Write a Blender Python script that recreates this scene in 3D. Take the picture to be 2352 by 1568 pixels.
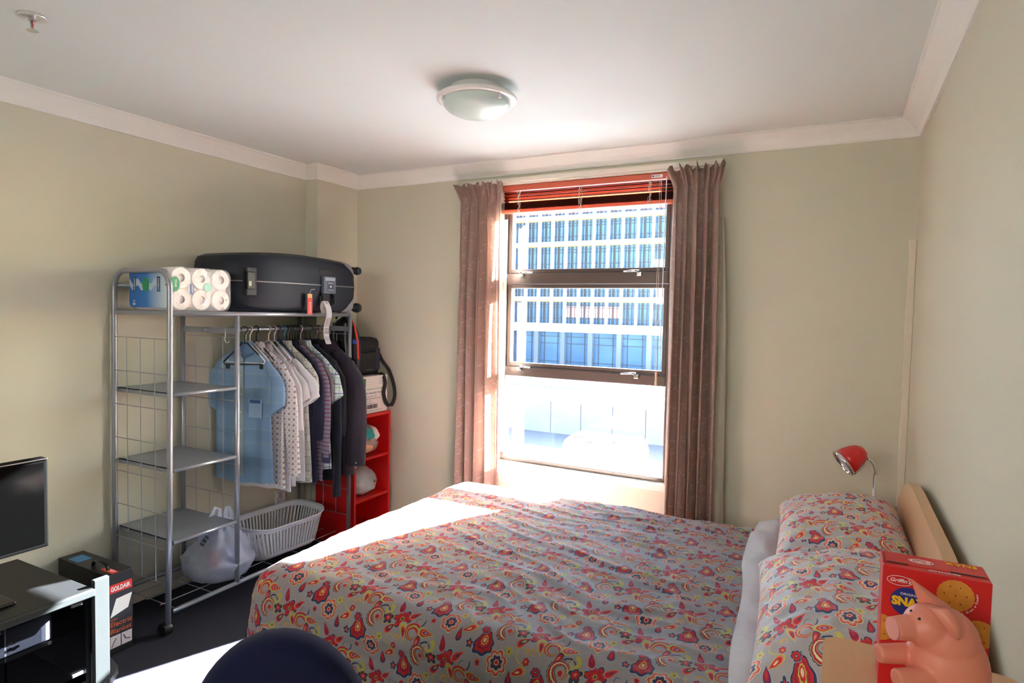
import bpy, bmesh, math, random
from mathutils import Vector, Matrix, noise
PI = math.pi
sc = bpy.context.scene
for o in list(bpy.data.objects): bpy.data.objects.remove(o)
COL = sc.collection
rnd = random.Random(7)

# ------------------------------------------------------------------ camera
YAW, PITCH, ROLL, CAMH, FOC = .4825, -.0469, .0203, 1.4983, 1430.19
def _cam():
    cy, sy, cp, sp = math.cos(YAW), math.sin(YAW), math.cos(PITCH), math.sin(PITCH)
    F = Vector((-sy*cp, cy*cp, sp)); r = Vector((cy, sy, 0)); u = r.cross(F)
    cr, sr = math.cos(ROLL), math.sin(ROLL)
    R = cr*r + sr*u; U = -sr*r + cr*u
    cd = bpy.data.cameras.new('camera'); co = bpy.data.objects.new('camera', cd); COL.objects.link(co)
    co.matrix_world = Matrix(((R.x, U.x, -F.x, 0), (R.y, U.y, -F.y, 0), (R.z, U.z, -F.z, CAMH), (0, 0, 0, 1)))
    cd.sensor_width = 36; cd.sensor_fit = 'HORIZONTAL'; cd.lens = FOC*36/2352; cd.clip_start = .05; cd.clip_end = 500
    sc.camera = co
_cam()
# ------------------------------------------------------------------ world, sun, exposure
SUN = Vector((-.39, -1, -.53)).normalized()
w = bpy.data.worlds.new('world'); sc.world = w; w.use_nodes = True
nt = w.node_tree; nt.nodes.clear()
sky = nt.nodes.new('ShaderNodeTexSky'); sky.sky_type = 'NISHITA'; sky.sun_disc = False
sky.sun_elevation = math.asin(-SUN.z); sky.sun_rotation = math.atan2(-SUN.x, -SUN.y); sky.air_density = 1; sky.dust_density = 1.5
bg = nt.nodes.new('ShaderNodeBackground'); out = nt.nodes.new('ShaderNodeOutputWorld')
nt.links.new(sky.outputs[0], bg.inputs[0]); nt.links.new(bg.outputs[0], out.inputs[0]); bg.inputs[1].default_value = 1.05
sl = bpy.data.lights.new('sun', 'SUN'); so = bpy.data.objects.new('sun', sl); COL.objects.link(so)
so.rotation_euler = SUN.to_track_quat('-Z', 'Y').to_euler(); so.location = (8, 20, 12)
sl.energy = 152; sl.angle = .0093; sl.color = (.98, .98, 1)
# soft area lamp added behind the camera to brighten the room, no real fixture
hl = bpy.data.lights.new('fill_lamp', 'AREA'); ho = bpy.data.objects.new('fill_lamp', hl); COL.objects.link(ho)
hl.shape = 'RECTANGLE'; hl.size = 2.4; hl.size_y = 1.2; hl.energy = 34; hl.color = (1, .98, .96)
ho.location = (-1.3, -2.5, 2.25); ho.rotation_euler = Vector((0, 1, -.25)).to_track_quat('-Z', 'Z').to_euler()
vs = sc.view_settings; vs.view_transform = 'Standard'; vs.look = 'None'; vs.gamma = 1; vs.use_curve_mapping = False
vs.exposure = 1.27
sc.cycles.max_bounces = 12; sc.cycles.diffuse_bounces = 6; sc.cycles.transparent_max_bounces = 16
sc.cycles.sample_clamp_indirect = 40; sc.cycles.caustics_reflective = False; sc.cycles.caustics_refractive = False

# ------------------------------------------------------------------ helpers
def lin(c): return tuple(((x/255+.055)/1.055)**2.4 if x/255 > .04045 else x/255/12.92 for x in c)
class G:
    def __init__(s, t): s.t = t
    def node(s, k, **kw):
        n = s.t.nodes.new(k)
        for a, b in kw.items(): setattr(n, a, b)
        return n
    def put(s, sock, v):
        if v is None: return
        if hasattr(v, 'links') and hasattr(v, 'node'): s.t.links.new(v, sock)
        elif isinstance(v, (int, float)) and sock.type in ('VECTOR', 'RGBA'): sock.default_value = (v,)*len(sock.default_value)
        else:
            if sock.type == 'RGBA' and len(v) == 3: v = (*v, 1)
            sock.default_value = v
    def m(s, op, a, b=None, c=None, clamp=False):
        n = s.node('ShaderNodeMath', operation=op, use_clamp=clamp)
        s.put(n.inputs[0], a); s.put(n.inputs[1], b); s.put(n.inputs[2], c); return n.outputs[0]
    def v(s, op, a, b=None, c=None):
        n = s.node('ShaderNodeVectorMath', operation=op)
        s.put(n.inputs[0], a); s.put(n.inputs[1], b); s.put(n.inputs[2], c)
        return n.outputs[1] if op in ('LENGTH', 'DISTANCE', 'DOT_PRODUCT') else n.outputs[0]
    def xyz(s, a):
        n = s.node('ShaderNodeSeparateXYZ'); s.put(n.inputs[0], a); return n.outputs
    def comb(s, x=0, y=0, z=0):
        n = s.node('ShaderNodeCombineXYZ'); s.put(n.inputs[0], x); s.put(n.inputs[1], y); s.put(n.inputs[2], z); return n.outputs[0]
    def map(s, a, rot=0, scale=(1, 1, 1), loc=(0, 0, 0), typ='TEXTURE'):
        n = s.node('ShaderNodeMapping', vector_type=typ); s.put(n.inputs[0], a)
        n.inputs['Location'].default_value = loc; n.inputs['Rotation'].default_value = (0, 0, rot); n.inputs['Scale'].default_value = scale
        return n.outputs[0]
    def mix(s, f, a, b):
        n = s.node('ShaderNodeMix', data_type='RGBA'); s.put(n.inputs[0], f); s.put(n.inputs[6], a); s.put(n.inputs[7], b); return n.outputs[2]
    def ramp(s, f, stops, interp='LINEAR'):
        n = s.node('ShaderNodeValToRGB'); cr = n.color_ramp; cr.interpolation = interp
        while len(cr.elements) > 1: cr.elements.remove(cr.elements[-1])
        for i, (p, c) in enumerate(stops):
            e = cr.elements[0] if i == 0 else cr.elements.new(p)
            e.position = p; e.color = (*c, 1) if len(c) == 3 else c
        s.put(n.inputs[0], f); return n.outputs
    def noise(s, vec, scale, detail=2, rough=.5):
        n = s.node('ShaderNodeTexNoise'); s.put(n.inputs['Vector'], vec); n.inputs['Scale'].default_value = scale
        n.inputs['Detail'].default_value = detail; n.inputs['Roughness'].default_value = rough; return n.outputs
MATS = {}
def mat(name, col=(200, 200, 200), rough=.5, metal=0, spec=.5, vary=.06, vscale=30, bump=0, bscale=200, fn=None, trans=0, alpha=1, sheen=0, coat=0, emit=0):
    """principled material with procedural colour variation and optional fine relief"""
    if name in MATS: return MATS[name]
    m = bpy.data.materials.new(name); m.use_nodes = True; t = m.node_tree; g = G(t)
    p = t.nodes['Principled BSDF']; tc = g.node('ShaderNodeTexCoord')
    base = lin(col)
    if fn: c = fn(g, tc)
    else:
        n = g.noise(tc.outputs['Object'], vscale, 3)
        c = g.mix(n[0], tuple(x*(1-vary) for x in base), tuple(min(1, x*(1+vary)) for x in base))
    g.put(p.inputs['Base Color'], c)
    p.inputs['Roughness'].default_value = rough; p.inputs['Metallic'].default_value = metal
    p.inputs['Specular IOR Level'].default_value = spec; p.inputs['Sheen Weight'].default_value = sheen
    p.inputs['Coat Weight'].default_value = coat; p.inputs['Alpha'].default_value = alpha
    if bump:
        bn = g.noise(tc.outputs['Object'], bscale, 2); b = g.node('ShaderNodeBump'); b.inputs['Distance'].default_value = bump
        g.put(b.inputs['Height'], bn[0]); t.links.new(b.outputs[0], p.inputs['Normal'])
    if trans:
        tr = g.node('ShaderNodeBsdfTranslucent'); g.put(tr.inputs[0], c); mx = g.node('ShaderNodeMixShader'); mx.inputs[0].default_value = trans
        t.links.new(p.outputs[0], mx.inputs[1]); t.links.new(tr.outputs[0], mx.inputs[2])
        t.links.new(mx.outputs[0], t.nodes['Material Output'].inputs[0])
    MATS[name] = m; return m
def glassmat(name, tint=(1, 1, 1), refl=.06, rough=.0):
    if name in MATS: return MATS[name]
    m = bpy.data.materials.new(name); m.use_nodes = True; t = m.node_tree; g = G(t); t.nodes.remove(t.nodes['Principled BSDF'])
    tr = g.node('ShaderNodeBsdfTransparent'); g.put(tr.inputs[0], tint)
    gl = g.node('ShaderNodeBsdfGlossy'); gl.inputs['Roughness'].default_value = rough
    fr = g.node('ShaderNodeLayerWeight'); fr.inputs[0].default_value = .25
    f = g.m('ADD', g.m('MULTIPLY', fr.outputs[0], .5), refl)
    mx = g.node('ShaderNodeMixShader'); t.links.new(f, mx.inputs[0]); t.links.new(tr.outputs[0], mx.inputs[1]); t.links.new(gl.outputs[0], mx.inputs[2])
    t.links.new(mx.outputs[0], t.nodes['Material Output'].inputs[0]); MATS[name] = m; return m
def polymat(name, col, op=.5, rough=.3):
    """thin crinkled plastic film: part clear, part milky"""
    if name in MATS: return MATS[name]
    m = bpy.data.materials.new(name); m.use_nodes = True; t = m.node_tree; g = G(t); p = t.nodes['Principled BSDF']; tc = g.node('ShaderNodeTexCoord')
    g.put(p.inputs['Base Color'], lin(col)); p.inputs['Roughness'].default_value = rough
    n = g.noise(tc.outputs['Object'], 14, 4, .6)
    b = g.node('ShaderNodeBump'); b.inputs['Distance'].default_value = .012; b.inputs['Strength'].default_value = .8; g.put(b.inputs['Height'], n[0]); t.links.new(b.outputs[0], p.inputs['Normal'])
    tl = g.node('ShaderNodeBsdfTranslucent'); g.put(tl.inputs[0], lin(col))
    m1 = g.node('ShaderNodeMixShader'); m1.inputs[0].default_value = .4; t.links.new(p.outputs[0], m1.inputs[1]); t.links.new(tl.outputs[0], m1.inputs[2])
    tr = g.node('ShaderNodeBsdfTransparent'); m2 = g.node('ShaderNodeMixShader')
    f = g.m('ADD', g.m('MULTIPLY', n[0], .35), op-.17, clamp=True)
    t.links.new(f, m2.inputs[0]); t.links.new(tr.outputs[0], m2.inputs[1]); t.links.new(m1.outputs[0], m2.inputs[2])
    t.links.new(m2.outputs[0], t.nodes['Material Output'].inputs[0]); MATS[name] = m; return m

def link(name, me, m, parent=None, off=None):
    o = bpy.data.objects.new(name, me); COL.objects.link(o)
    if m is not None and not me.materials: me.materials.append(m)
    if parent is not None: o.parent = parent
    return o
def base(o):
    while o.parent: o = o.parent
    return o
def obj(name, bm, m, parent=None, smooth=False, world=False, sharp=None):
    """links the bmesh as one object; world=True: the shape is in world coordinates and is moved into its (unrotated) root"""
    if world and parent is not None: bmesh.ops.translate(bm, verts=bm.verts, vec=-base(parent).location)
    bmesh.ops.recalc_face_normals(bm, faces=bm.faces)
    me = bpy.data.meshes.new(name); bm.to_mesh(me); bm.free()
    if smooth:
        me.shade_smooth()
        if sharp: me.set_sharp_from_angle(angle=sharp)
    return link(name, me, m, parent)
def thing(name, label, cat, loc=(0, 0, 0), rz=0, group=None):
    o = bpy.data.objects.new(name, None); COL.objects.link(o); o.location = loc; o.rotation_euler = (0, 0, rz)
    o.empty_display_size = .05; return tag(o, label, cat, group)
def tag(o, label, cat, group=None):
    o['label'] = label; o['category'] = cat
    if group: o['group'] = group
    return o
def struct(name, bm, m, parent=None, **k):
    o = obj(name, bm, m, parent, **k)
    if parent is None: o['kind'] = 'structure'
    return o
def B(*boxes, bev=0, seg=2):
    bm = bmesh.new()
    for b in boxes: bx(bm, *b)
    if bev: bmesh.ops.bevel(bm, geom=bm.edges[:], offset=bev, segments=seg, affect='EDGES', profile=.5, clamp_overlap=True)
    return bm
def bx(bm, x0, x1, y0, y1, z0, z1):
    v = [bm.verts.new((x, y, z)) for z in (z0, z1) for x, y in ((x0, y0), (x1, y0), (x1, y1), (x0, y1))]
    for f in ((0, 3, 2, 1), (4, 5, 6, 7), (0, 1, 5, 4), (1, 2, 6, 5), (2, 3, 7, 6), (3, 0, 4, 7)): bm.faces.new([v[i] for i in f])
    return v
def loft(bm, rings, cap0=True, cap1=True, closed=True):
    L = [[bm.verts.new(p) for p in r] for r in rings]; n = len(L[0])
    for a, b in zip(L, L[1:]):
        for i in range(n if closed else n-1):
            j = (i+1) % n; bm.faces.new((a[i], a[j], b[j], b[i]))
    if cap0: bm.faces.new(L[0][::-1])
    if cap1: bm.faces.new(L[-1])
    return L
def tube(bm, pts, r, n=8, closed=False, flat=1):
    pts = [Vector(p) for p in pts]; N = len(pts); rings = []; up = None
    for i, p in enumerate(pts):
        if closed: t = pts[(i+1) % N]-pts[i-1]
        else: t = pts[min(i+1, N-1)]-pts[max(i-1, 0)]
        t.normalize()
        if up is None:
            up = Vector((0, 0, 1)) if abs(t.z) < .9 else Vector((1, 0, 0))
        up = (up - t*up.dot(t)).normalized(); s = t.cross(up)
        rr = r[i] if isinstance(r, (list, tuple)) else r
        rings.append([p+rr*(math.cos(2*PI*k/n)*up*flat+math.sin(2*PI*k/n)*s) for k in range(n)])
    if closed: rings.append(rings[0])
    loft(bm, rings, not closed, not closed)
    if closed: bmesh.ops.remove_doubles(bm, verts=bm.verts, dist=1e-6)
def T(pts, r, **k):
    bm = bmesh.new(); tube(bm, pts, r, **k); return bm
def lathe(bm, prof, n=24, M=None, cap0=True, cap1=True):
    rings = [[Vector((r*math.cos(2*PI*k/n), r*math.sin(2*PI*k/n), z)) for k in range(n)] for r, z in prof]
    if M is not None: rings = [[M @ p for p in r] for r in rings]
    loft(bm, rings, cap0, cap1)
def prism(bm, outline, h, M):
    """outline (x,y) extruded 0..h along z, placed by M"""
    loft(bm, [[M @ Vector((x, y, z)) for x, y in outline] for z in (0, h)])
def frame3(o, x, y):
    x = Vector(x).normalized(); y = Vector(y).normalized(); z = x.cross(y)
    return Matrix(((x.x, y.x, z.x, o[0]), (x.y, y.y, z.y, o[1]), (x.z, y.z, z.z, o[2]), (0, 0, 0, 1)))
def grid(nu, nv, fn, closed_u=False):
    bm = bmesh.new(); uvl = bm.loops.layers.uv.new('UVMap'); V = []; UVs = []
    for j in range(nv+1):
        row = []; ur = []
        for i in range(nu+1):
            p, uv = fn(i/nu, j/nv); row.append(bm.verts.new(p)); ur.append(uv)
        V.append(row); UVs.append(ur)
    for j in range(nv):
        for i in range(nu):
            f = bm.faces.new((V[j][i], V[j][i+1], V[j+1][i+1], V[j+1][i]))
            for l, (a, b) in zip(f.loops, ((j, i), (j, i+1), (j+1, i+1), (j+1, i))): l[uvl].uv = UVs[a][b]
    return bm
def rrect(w, h, r, n=5, cx=0, cy=0):
    P = []
    for sx, sy, a in ((1, 1, 0), (-1, 1, 90), (-1, -1, 180), (1, -1, 270)):
        for k in range(n+1):
            t = math.radians(a+90*k/n); P.append((cx+sx*(w/2-r)+r*math.cos(t), cy+sy*(h/2-r)+r*math.sin(t)))
    return P
def ell(a, b, n=24, cx=0, cy=0): return [(cx+a*math.cos(2*PI*k/n), cy+b*math.sin(2*PI*k/n)) for k in range(n)]
def text(name, s, size, m, parent, o, x, y, width=None, world=True, bold=0, shear=0, th=.0003, up=None):
    cu = bpy.data.curves.new(name, 'FONT'); cu.body = s; cu.size = size; cu.offset = bold; cu.shear = shear; cu.extrude = th; cu.resolution_u = 3
    to = bpy.data.objects.new(name, cu); COL.objects.link(to); dg = bpy.context.evaluated_depsgraph_get(); dg.update()
    me = bpy.data.meshes.new_from_object(to.evaluated_get(dg)); bpy.data.objects.remove(to)
    xs = [v.co.x for v in me.vertices] or [0, 1]; wd = max(xs)-min(xs)
    sx = width/wd if width else 1
    me.transform(frame3(o, x, y) @ Matrix.Diagonal((sx, 1, 1, 1)))
    if world and parent is not None: me.transform(Matrix.Translation(-base(parent).location))
    me.materials.clear(); return link(name, me, m, parent)

# ------------------------------------------------------------------ plain materials
WALL = mat('wall_paint', (203, 201, 182), .75, spec=.25, vary=.015, vscale=3, bump=.0006, bscale=260)
CEIL = mat('ceiling_paint', (217, 223, 221), .85, spec=.2, vary=.01, vscale=2)
TRIM = mat('white_trim_paint', (226, 221, 208), .5, vary=.02)
CORN = mat('cornice_paint', (228, 228, 223), .7, vary=.01, spec=.25)
CARPET = mat('charcoal_carpet', (60, 61, 71), .95, spec=.1, vary=.45, vscale=900, bump=.003, bscale=1600)
ALU = mat('bronze_aluminium', (86, 74, 68), .38, .35, vary=.03)
CHROME = mat('chrome', (215, 215, 218), .12, 1, vary=.01)
STEEL = mat('silver_tube_paint', (158, 162, 170), .32, .55, vary=.03)
SHEET = mat('silver_shelf_sheet', (150, 156, 165), .35, .5, vary=.05)
BLACKP = mat('black_plastic', (17, 17, 19), .4, vary=.1, spec=.3)
WHITEP = mat('white_plastic', (226, 228, 232), .35, vary=.02)
INK = mat('black_ink', (35, 35, 38), .6)
WHITEINK = mat('white_ink', (240, 240, 238), .5)
REDINK = mat('red_print', (214, 52, 38), .45)

# ------------------------------------------------------------------ room shell
XL, XR, YB, YF, H = -3.084, .296, 3.346, -1.35, 2.40
WX0, WX1, WZ0, WZ1 = -1.85, -.80, .578, 2.27
struct('floor', B((XL-.1, XR+.1, YF-.1, YB+.1, -.1, 0)), CARPET)
struct('ceiling', B((XL-.1, XR+.1, YF-.1, YB+.15, H, H+.1)), CEIL)
struct('wall_left', B((XL-.1, XL, YF-.1, YB+.15, 0, H)), WALL)
struct('wall_right', B((XR, XR+.1, YF-.1, YB+.15, 0, H)), WALL)
struct('wall_front', B((XL, -2.5, YF-.1, YF, 0, H), (-.1, XR, YF-.1, YF, 0, H), (-2.5, -.1, YF-.1, YF, 2.25, H)), WALL)  # wide opening made to let the added fill light in
struct('wall_fill_bay', B((XL, XR, -2.75, -2.65, -.1, H+.1), (XL-.1, XL, -2.75, YF-.1, -.1, H+.1), (XR, XR+.1, -2.75, YF-.1, -.1, H+.1), (XL, XR, -2.65, YF-.1, -.1, 0), (XL, XR, -2.65, YF-.1, H, H+.1)), WALL)  # unseen enclosure added around the fill lamp
struct('wall_back', B((XL, WX0, YB, YB+.14, 0, H), (WX1, XR, YB, YB+.14, 0, H), (WX0, WX1, YB, YB+.14, 0, WZ0-.04), (WX0, WX1, YB, YB+.14, WZ1, H)), WALL)
struct('wall_pilaster', B((XL, -2.981, 2.971, YB, 0, H)), WALL)
obj_trim = B((-2.57, -2.5, YF, YF+.02, 0, 2.32), (-.1, -.03, YF, YF+.02, 0, 2.32), (-2.5, -.1, YF, YF+.02, 2.25, 2.32))
struct('trim_8', obj_trim, TRIM)
def cornice(name, path):
    """cove swept along wall corner points; profile d = distance from the wall, z"""
    prof = [(0, H), (.083, H), (.083, H-.008), (.074, H-.010), (.062, H-.02), (.040, H-.038), (.022, H-.056), (.012, H-.072), (.010, H-.080), (0, H-.080)]
    bm = bmesh.new(); rings = []
    for i, (px, py, nx, ny) in enumerate(path): rings.append([(px+nx*d, py+ny*d, z) for d, z in prof])
    loft(bm, rings); return struct(name, bm, CORN)
cornice('trim_1', [(XL, YF, 1, 1), (XL, 2.971, 1, -1)])
cornice('trim_2', [(XL, 2.971, 1, -1), (-2.981, 2.971, 1, -1)])
cornice('trim_3', [(-2.981, 2.971, 1, -1), (-2.981, YB, 1, -1)])
cornice('trim_4', [(-2.981, YB, 1, -1), (XR, YB, -1, -1)])
cornice('trim_5', [(XR, YB, -1, -1), (XR, YF, -1, 1)])
struct('baseboard_left', B((XL, XL+.012, YF, 2.971, 0, .088), bev=.003), TRIM)
struct('baseboard_pilaster', B((XL+.012, -2.969, 2.959, 2.971, 0, .088), (-2.981, -2.969, 2.971, YB, 0, .088), bev=.003), TRIM)
struct('baseboard_back', B((-2.969, XR-.012, YB-.012, YB, 0, .088), bev=.003), TRIM)
struct('baseboard_right', B((XR-.012, XR, YF, YB, 0, .088), bev=.003), TRIM)
struct('trim_6', B((XR-.030, XR, YB-.022, YB, .088, 1.86), bev=.004), mat('duct_paint', (214, 206, 188), .6))   # slim cable duct in the right corner

# ------------------------------------------------------------------ window
win = bpy.data.objects.new('window_1', None); COL.objects.link(win); win.location = (-1.325, 3.40, WZ0); win['kind'] = 'structure'
W = dict(parent=win, world=True)
FY0, FY1 = 3.395, 3.455
obj('window_frame', B((WX0, WX0+.028, FY0, FY1, WZ0, WZ1), (WX1-.028, WX1, FY0, FY1, WZ0, WZ1), (WX0+.028, WX1-.028, FY0, FY1, WZ0, WZ0+.022), (WX0+.028, WX1-.028, FY0, FY1, WZ1-.03, WZ1), bev=.003), ALU, **W)
obj('transom', B((WX0+.028, WX1-.028, FY0, FY1, 1.672, 1.735), bev=.003), ALU, **W)
obj('transom', B((WX0+.028, WX1-.028, FY0, FY1, 1.108, 1.165), bev=.003), ALU, **W)
PANE = glassmat('window_glass', (.97, .99, 1), .035)
def sash(z0, z1):
    x0, x1 = WX0+.03, WX1-.03; w_ = .024
    s = obj('sash', B((x0, x0+w_, FY0+.012, FY1-.006, z0, z1), (x1-w_, x1, FY0+.012, FY1-.006, z0, z1), (x0+w_, x1-w_, FY0+.012, FY1-.006, z0, z0+w_), (x0+w_, x1-w_, FY0+.012, FY1-.006, z1-w_, z1), bev=.003), ALU, **W)
    obj('pane', B((x0+w_, x1-w_, 3.430, 3.434, z0+w_, z1-w_)), PANE, s, world=True)
    for hx, sg in ((x0+.10, 1), (x1-.16, -1)):
        hz = z0+.002
        h = obj('latch_handle', T([(hx, FY0-.016, hz), (hx+sg*.02, FY0-.024, hz+.003), (hx+sg*.082, FY0-.030, hz-.002)], [.0075, .0065, .004], n=8), CHROME, s, smooth=True, world=True)
sash(1.737, 2.238); sash(1.167, 1.670)
obj('pane', B((WX0+.028, WX1-.028, 3.430, 3.434, WZ0+.022, 1.108)), PANE, **W)
for z in (1.737, 1.167):
    for hx in (WX0+.13, WX1-.19): obj('latch_base', B((hx-.012, hx+.016, FY0-.014, FY0+.004, z-.024, z-.001), bev=.003), CHROME, **W)
obj('window_reveal', B((WX0, WX0+.003, YB-.001, FY0, WZ0, WZ1), (WX1-.003, WX1, YB-.001, FY0, WZ0, WZ1), (WX0, WX1, YB-.001, FY0, WZ1-.003, WZ1)), TRIM, **W)
obj('window_sill', B((WX0, WX1, YB, FY1, WZ0-.04, WZ0), (WX0-.03, WX1+.03, YB-.022, YB, WZ0-.035, WZ0), bev=.004), TRIM, **W)
struct('trim_7', B((-2.11, -.55, YB-.012, YB, 2.262, 2.306), (-2.11, -.55, YB-.03, YB-.012, 2.272, 2.300), bev=.003), TRIM)  # head board and curtain track

# ------------------------------------------------------------------ blind
BL = mat('orange_red_slat', (212, 104, 76), .38, vary=.03, trans=.12)
bl = thing('venetian_blind', 'orange-red venetian blind pulled up to the top of the window', 'blind', (-1.325, 3.365, 2.1))
K = dict(parent=bl, world=True)
bx0, bx1 = WX0+.012, WX1-.008
obj('headrail', B((bx0, bx1, 3.350, 3.388, 2.228, 2.262), bev=.003), BL, **K)
def slat_me():
    bm = grid(1, 6, lambda u, v: ((bx0+.003+u*(bx1-bx0-.006), 3.346+v*.044, .0035*(1-(2*v-1)**2)), (u, v)))
    for f in bm.faces: f.smooth = True
    bmesh.ops.solidify(bm, geom=bm.faces[:], thickness=.0006)
    bmesh.ops.translate(bm, verts=bm.verts, vec=-bl.location - Vector((0, 0, 0)))
    me = bpy.data.meshes.new('slat'); bm.to_mesh(me); bm.free(); return me
SM = slat_me()
def slat(z, tilt=0):
    o = link('slat', SM, BL, bl)
    o.rotation_euler = (tilt, 0, 0); o.location = (0, 0, 0)
    c = Vector((0, 3.368-bl.location.y, -bl.location.z))
    r = Matrix.Rotation(tilt, 3, 'X') @ c
    o.location = (c - r) + Vector((0, 0, z)); return o
SM.materials.append(BL)
for z, t in ((2.209, -.5), (2.189, -.5), (2.168, -.35)): slat(z, t)
for k in range(17): slat(2.119+k*.0024, 0)
obj('bottom_rail', B((bx0, bx1, 3.344, 3.392, 2.096, 2.116), bev=.004), BL, **K)
CORD = mat('blind_cord', (216, 200, 184), .8)
for cx in (-1.72, -1.33, -.93):
    bm = bmesh.new()
    for s in range(5):
        pts = [(cx+rnd.uniform(-.012, .012), 3.341+rnd.uniform(-.004, .003), 2.225-.14*q/9-(.006*math.sin(q*2+s))) for q in range(10)]
        tube(bm, pts, .0011, n=5)
    obj('ladder_cord', bm, CORD, **K)
for cx in (-.877, -.868): obj('pull_cord', T([(cx, 3.338, 2.24), (cx+.004, 3.336, 1.9), (cx-.002, 3.337, 1.5), (cx+.012, 3.338, 1.03)], .0013, n=5), CORD, **K)
bm = T([(-.865, 3.337, 1.19), (-.865, 3.337, 1.12)], [.003, .0065]); obj('cord_tassel', bm, mat('tassel_wood', (214, 180, 150), .5), **K)
obj('tilt_wand', T([(-.84, 3.336, 2.235), (-.842, 3.332, 1.75), (-.846, 3.334, 1.2)], .0026, n=6), WHITEP, **K)
bm = B((-.925, -.865, 3.3488, 3.350, 2.236, 2.252)); st = obj('sticker', bm, WHITEINK, **K)
obj('sticker_print', B((-.921, -.911, 3.3482, 3.3489, 2.240, 2.248), (-.907, -.875, 3.3482, 3.3489, 2.242, 2.2435), (-.907, -.88, 3.3482, 3.3489, 2.2455, 2.247)), mat('blue_print', (50, 80, 170), .5), st, world=True)

# ------------------------------------------------------------------ leafy curtain fabric
def leafy(base_c, leaf_c, tile=.115):
    def fn(g, tc):
        uv = tc.outputs['UV']; c = lin(base_c); out_ = g.mix(g.noise(uv, 25, 3)[0], tuple(x*.9 for x in c), tuple(x*1.08 for x in c))
        x, y, _ = g.xyz(g.v('WRAP', uv, (tile/2, tile*.75, 1), (-tile/2, -tile*.75, -1)))
        wv = g.m('ADD', x, g.m('MULTIPLY', g.m('SINE', g.m('MULTIPLY', y, 2*PI/(tile*1.5))), tile*.22))
        line = g.m('LESS_THAN', g.m('ABSOLUTE', wv), .0009); masks = [line]
        for k in range(8):
            cy = (-.75+1.5*(k+.5)/8)*tile; sd = 1 if k % 2 else -1
            cx = -math.sin(cy*2*PI/(tile*1.5))*tile*.22 + sd*.014
            p = g.v('WRAP', g.v('SUBTRACT', uv, (cx, cy, 0)), (tile/2, tile*.75, 1), (-tile/2, -tile*.75, -1))
            p = g.map(p, rot=-sd*.75, scale=(.0042, .0145, 1))
            lx, ly, _ = g.xyz(p)
            d = g.m('ADD', g.m('ABSOLUTE', g.m('MULTIPLY', lx, g.m('ADD', 1, g.m('MULTIPLY', g.m('ABSOLUTE', ly), .8)))), g.m('MULTIPLY', ly, ly))
            ring = g.m('MULTIPLY', g.m('LESS_THAN', d, 1), g.m('ADD', .55, g.m('MULTIPLY', g.m('GREATER_THAN', d, .55), .45)))
            masks.append(ring)
        mk = masks[0]
        for q in masks[1:]: mk = g.m('MAXIMUM', mk, q)
        return g.mix(g.m('MULTIPLY', mk, .65), out_, lin(leaf_c))
    return fn
CURT = mat('brown_leaf_curtain', rough=.55, spec=.35, sheen=.25, fn=leafy((196, 172, 160), (236, 220, 208)), trans=.2, bump=.0004, bscale=900)
LIN = mat('curtain_lining', (228, 224, 212), .8, trans=.2)
def curtain(x0t, x1t, x0b, x1b, zt, zb, seed, label):
    rt = thing('curtain', label, 'curtain', ((x0t+x1t)/2, 3.27, zb), 0, 'curtains at the window')
    rr = random.Random(seed); nf = 4.7; ph = rr.uniform(0, 6); A = [rr.uniform(.75, 1.25) for _ in range(12)]
    def sh(u, v, off=0):
        z = zt+(zb-zt)*v; tt = min(1, v*(zt-zb)/.10)            # heading tape zone
        a = x0t+(x0b-x0t)*v; b = x1t+(x1b-x1t)*v
        uu = u+.020*math.sin(2*PI*u*2.3+seed+v*2.0)*min(1, v*4)
        fold = math.sin(2*PI*nf*uu+ph+.5*math.sin(v*3+seed))
        fold = math.copysign(abs(fold)**.75, fold)*A[int(u*nf*.999)]*(1+.25*math.sin(u*9+seed))
        amp = .014+.022*min(1, v*3)
        y = 3.268+off+amp*fold
        x = a+(b-a)*u+.011*math.sin(4*PI*nf*uu+2*ph)*min(1, v*3+.3)
        if v*(zt-zb) < .10:
            q = 1-tt; y += .026*q*math.sin(2*PI*nf*2.2*u+seed) - .024*q*q; z += .013*q*math.sin(2*PI*nf*1.5*u+2*seed)+.006*q*math.sin(2*PI*nf*3.7*u)
            x += q*(u-.5)*.060
        else: y += 0
        if abs(v*(zt-zb)-.10) < .02: y += .006
        return (x, y, z), (u*(abs(x1t-x0t)*2.4), v*(zt-zb))
    bm = grid(132, 70, lambda u, v: sh(u, v)); bmesh.ops.solidify(bm, geom=bm.faces[:], thickness=.002)
    obj('drape', bm, CURT, rt, smooth=True, world=True)
    return rt
cl = curtain(-2.100, -1.802, -2.125, -1.772, 2.262, .12, 3, 'brown leaf-patterned curtain left of the window, partly sunlit edge')
cr_ = curtain(-.790, -.548, -.795, -.535, 2.255, .12, 8, 'brown leaf-patterned curtain right of the window, gathered in dark folds')
# white lining showing past the outer edge of the right curtain
bm = grid(10, 30, lambda u, v: ((-.556+.066*u*min(1, .35+v*1.4)+.004*math.sin(v*9), 3.292+.012*math.sin(u*5+v*2), 2.0-1.86*v), (u, v))); bmesh.ops.solidify(bm, geom=bm.faces[:], thickness=.0015)
obj('lining', bm, LIN, cr_, smooth=True, world=True)
bm = grid(6, 30, lambda u, v: ((-1.800+.030*u, 3.300+.008*math.sin(u*4), 2.05-1.4*v), (u, v))); bmesh.ops.solidify(bm, geom=bm.faces[:], thickness=.0015)
obj('lining', bm, LIN, cl, smooth=True, world=True)

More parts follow.
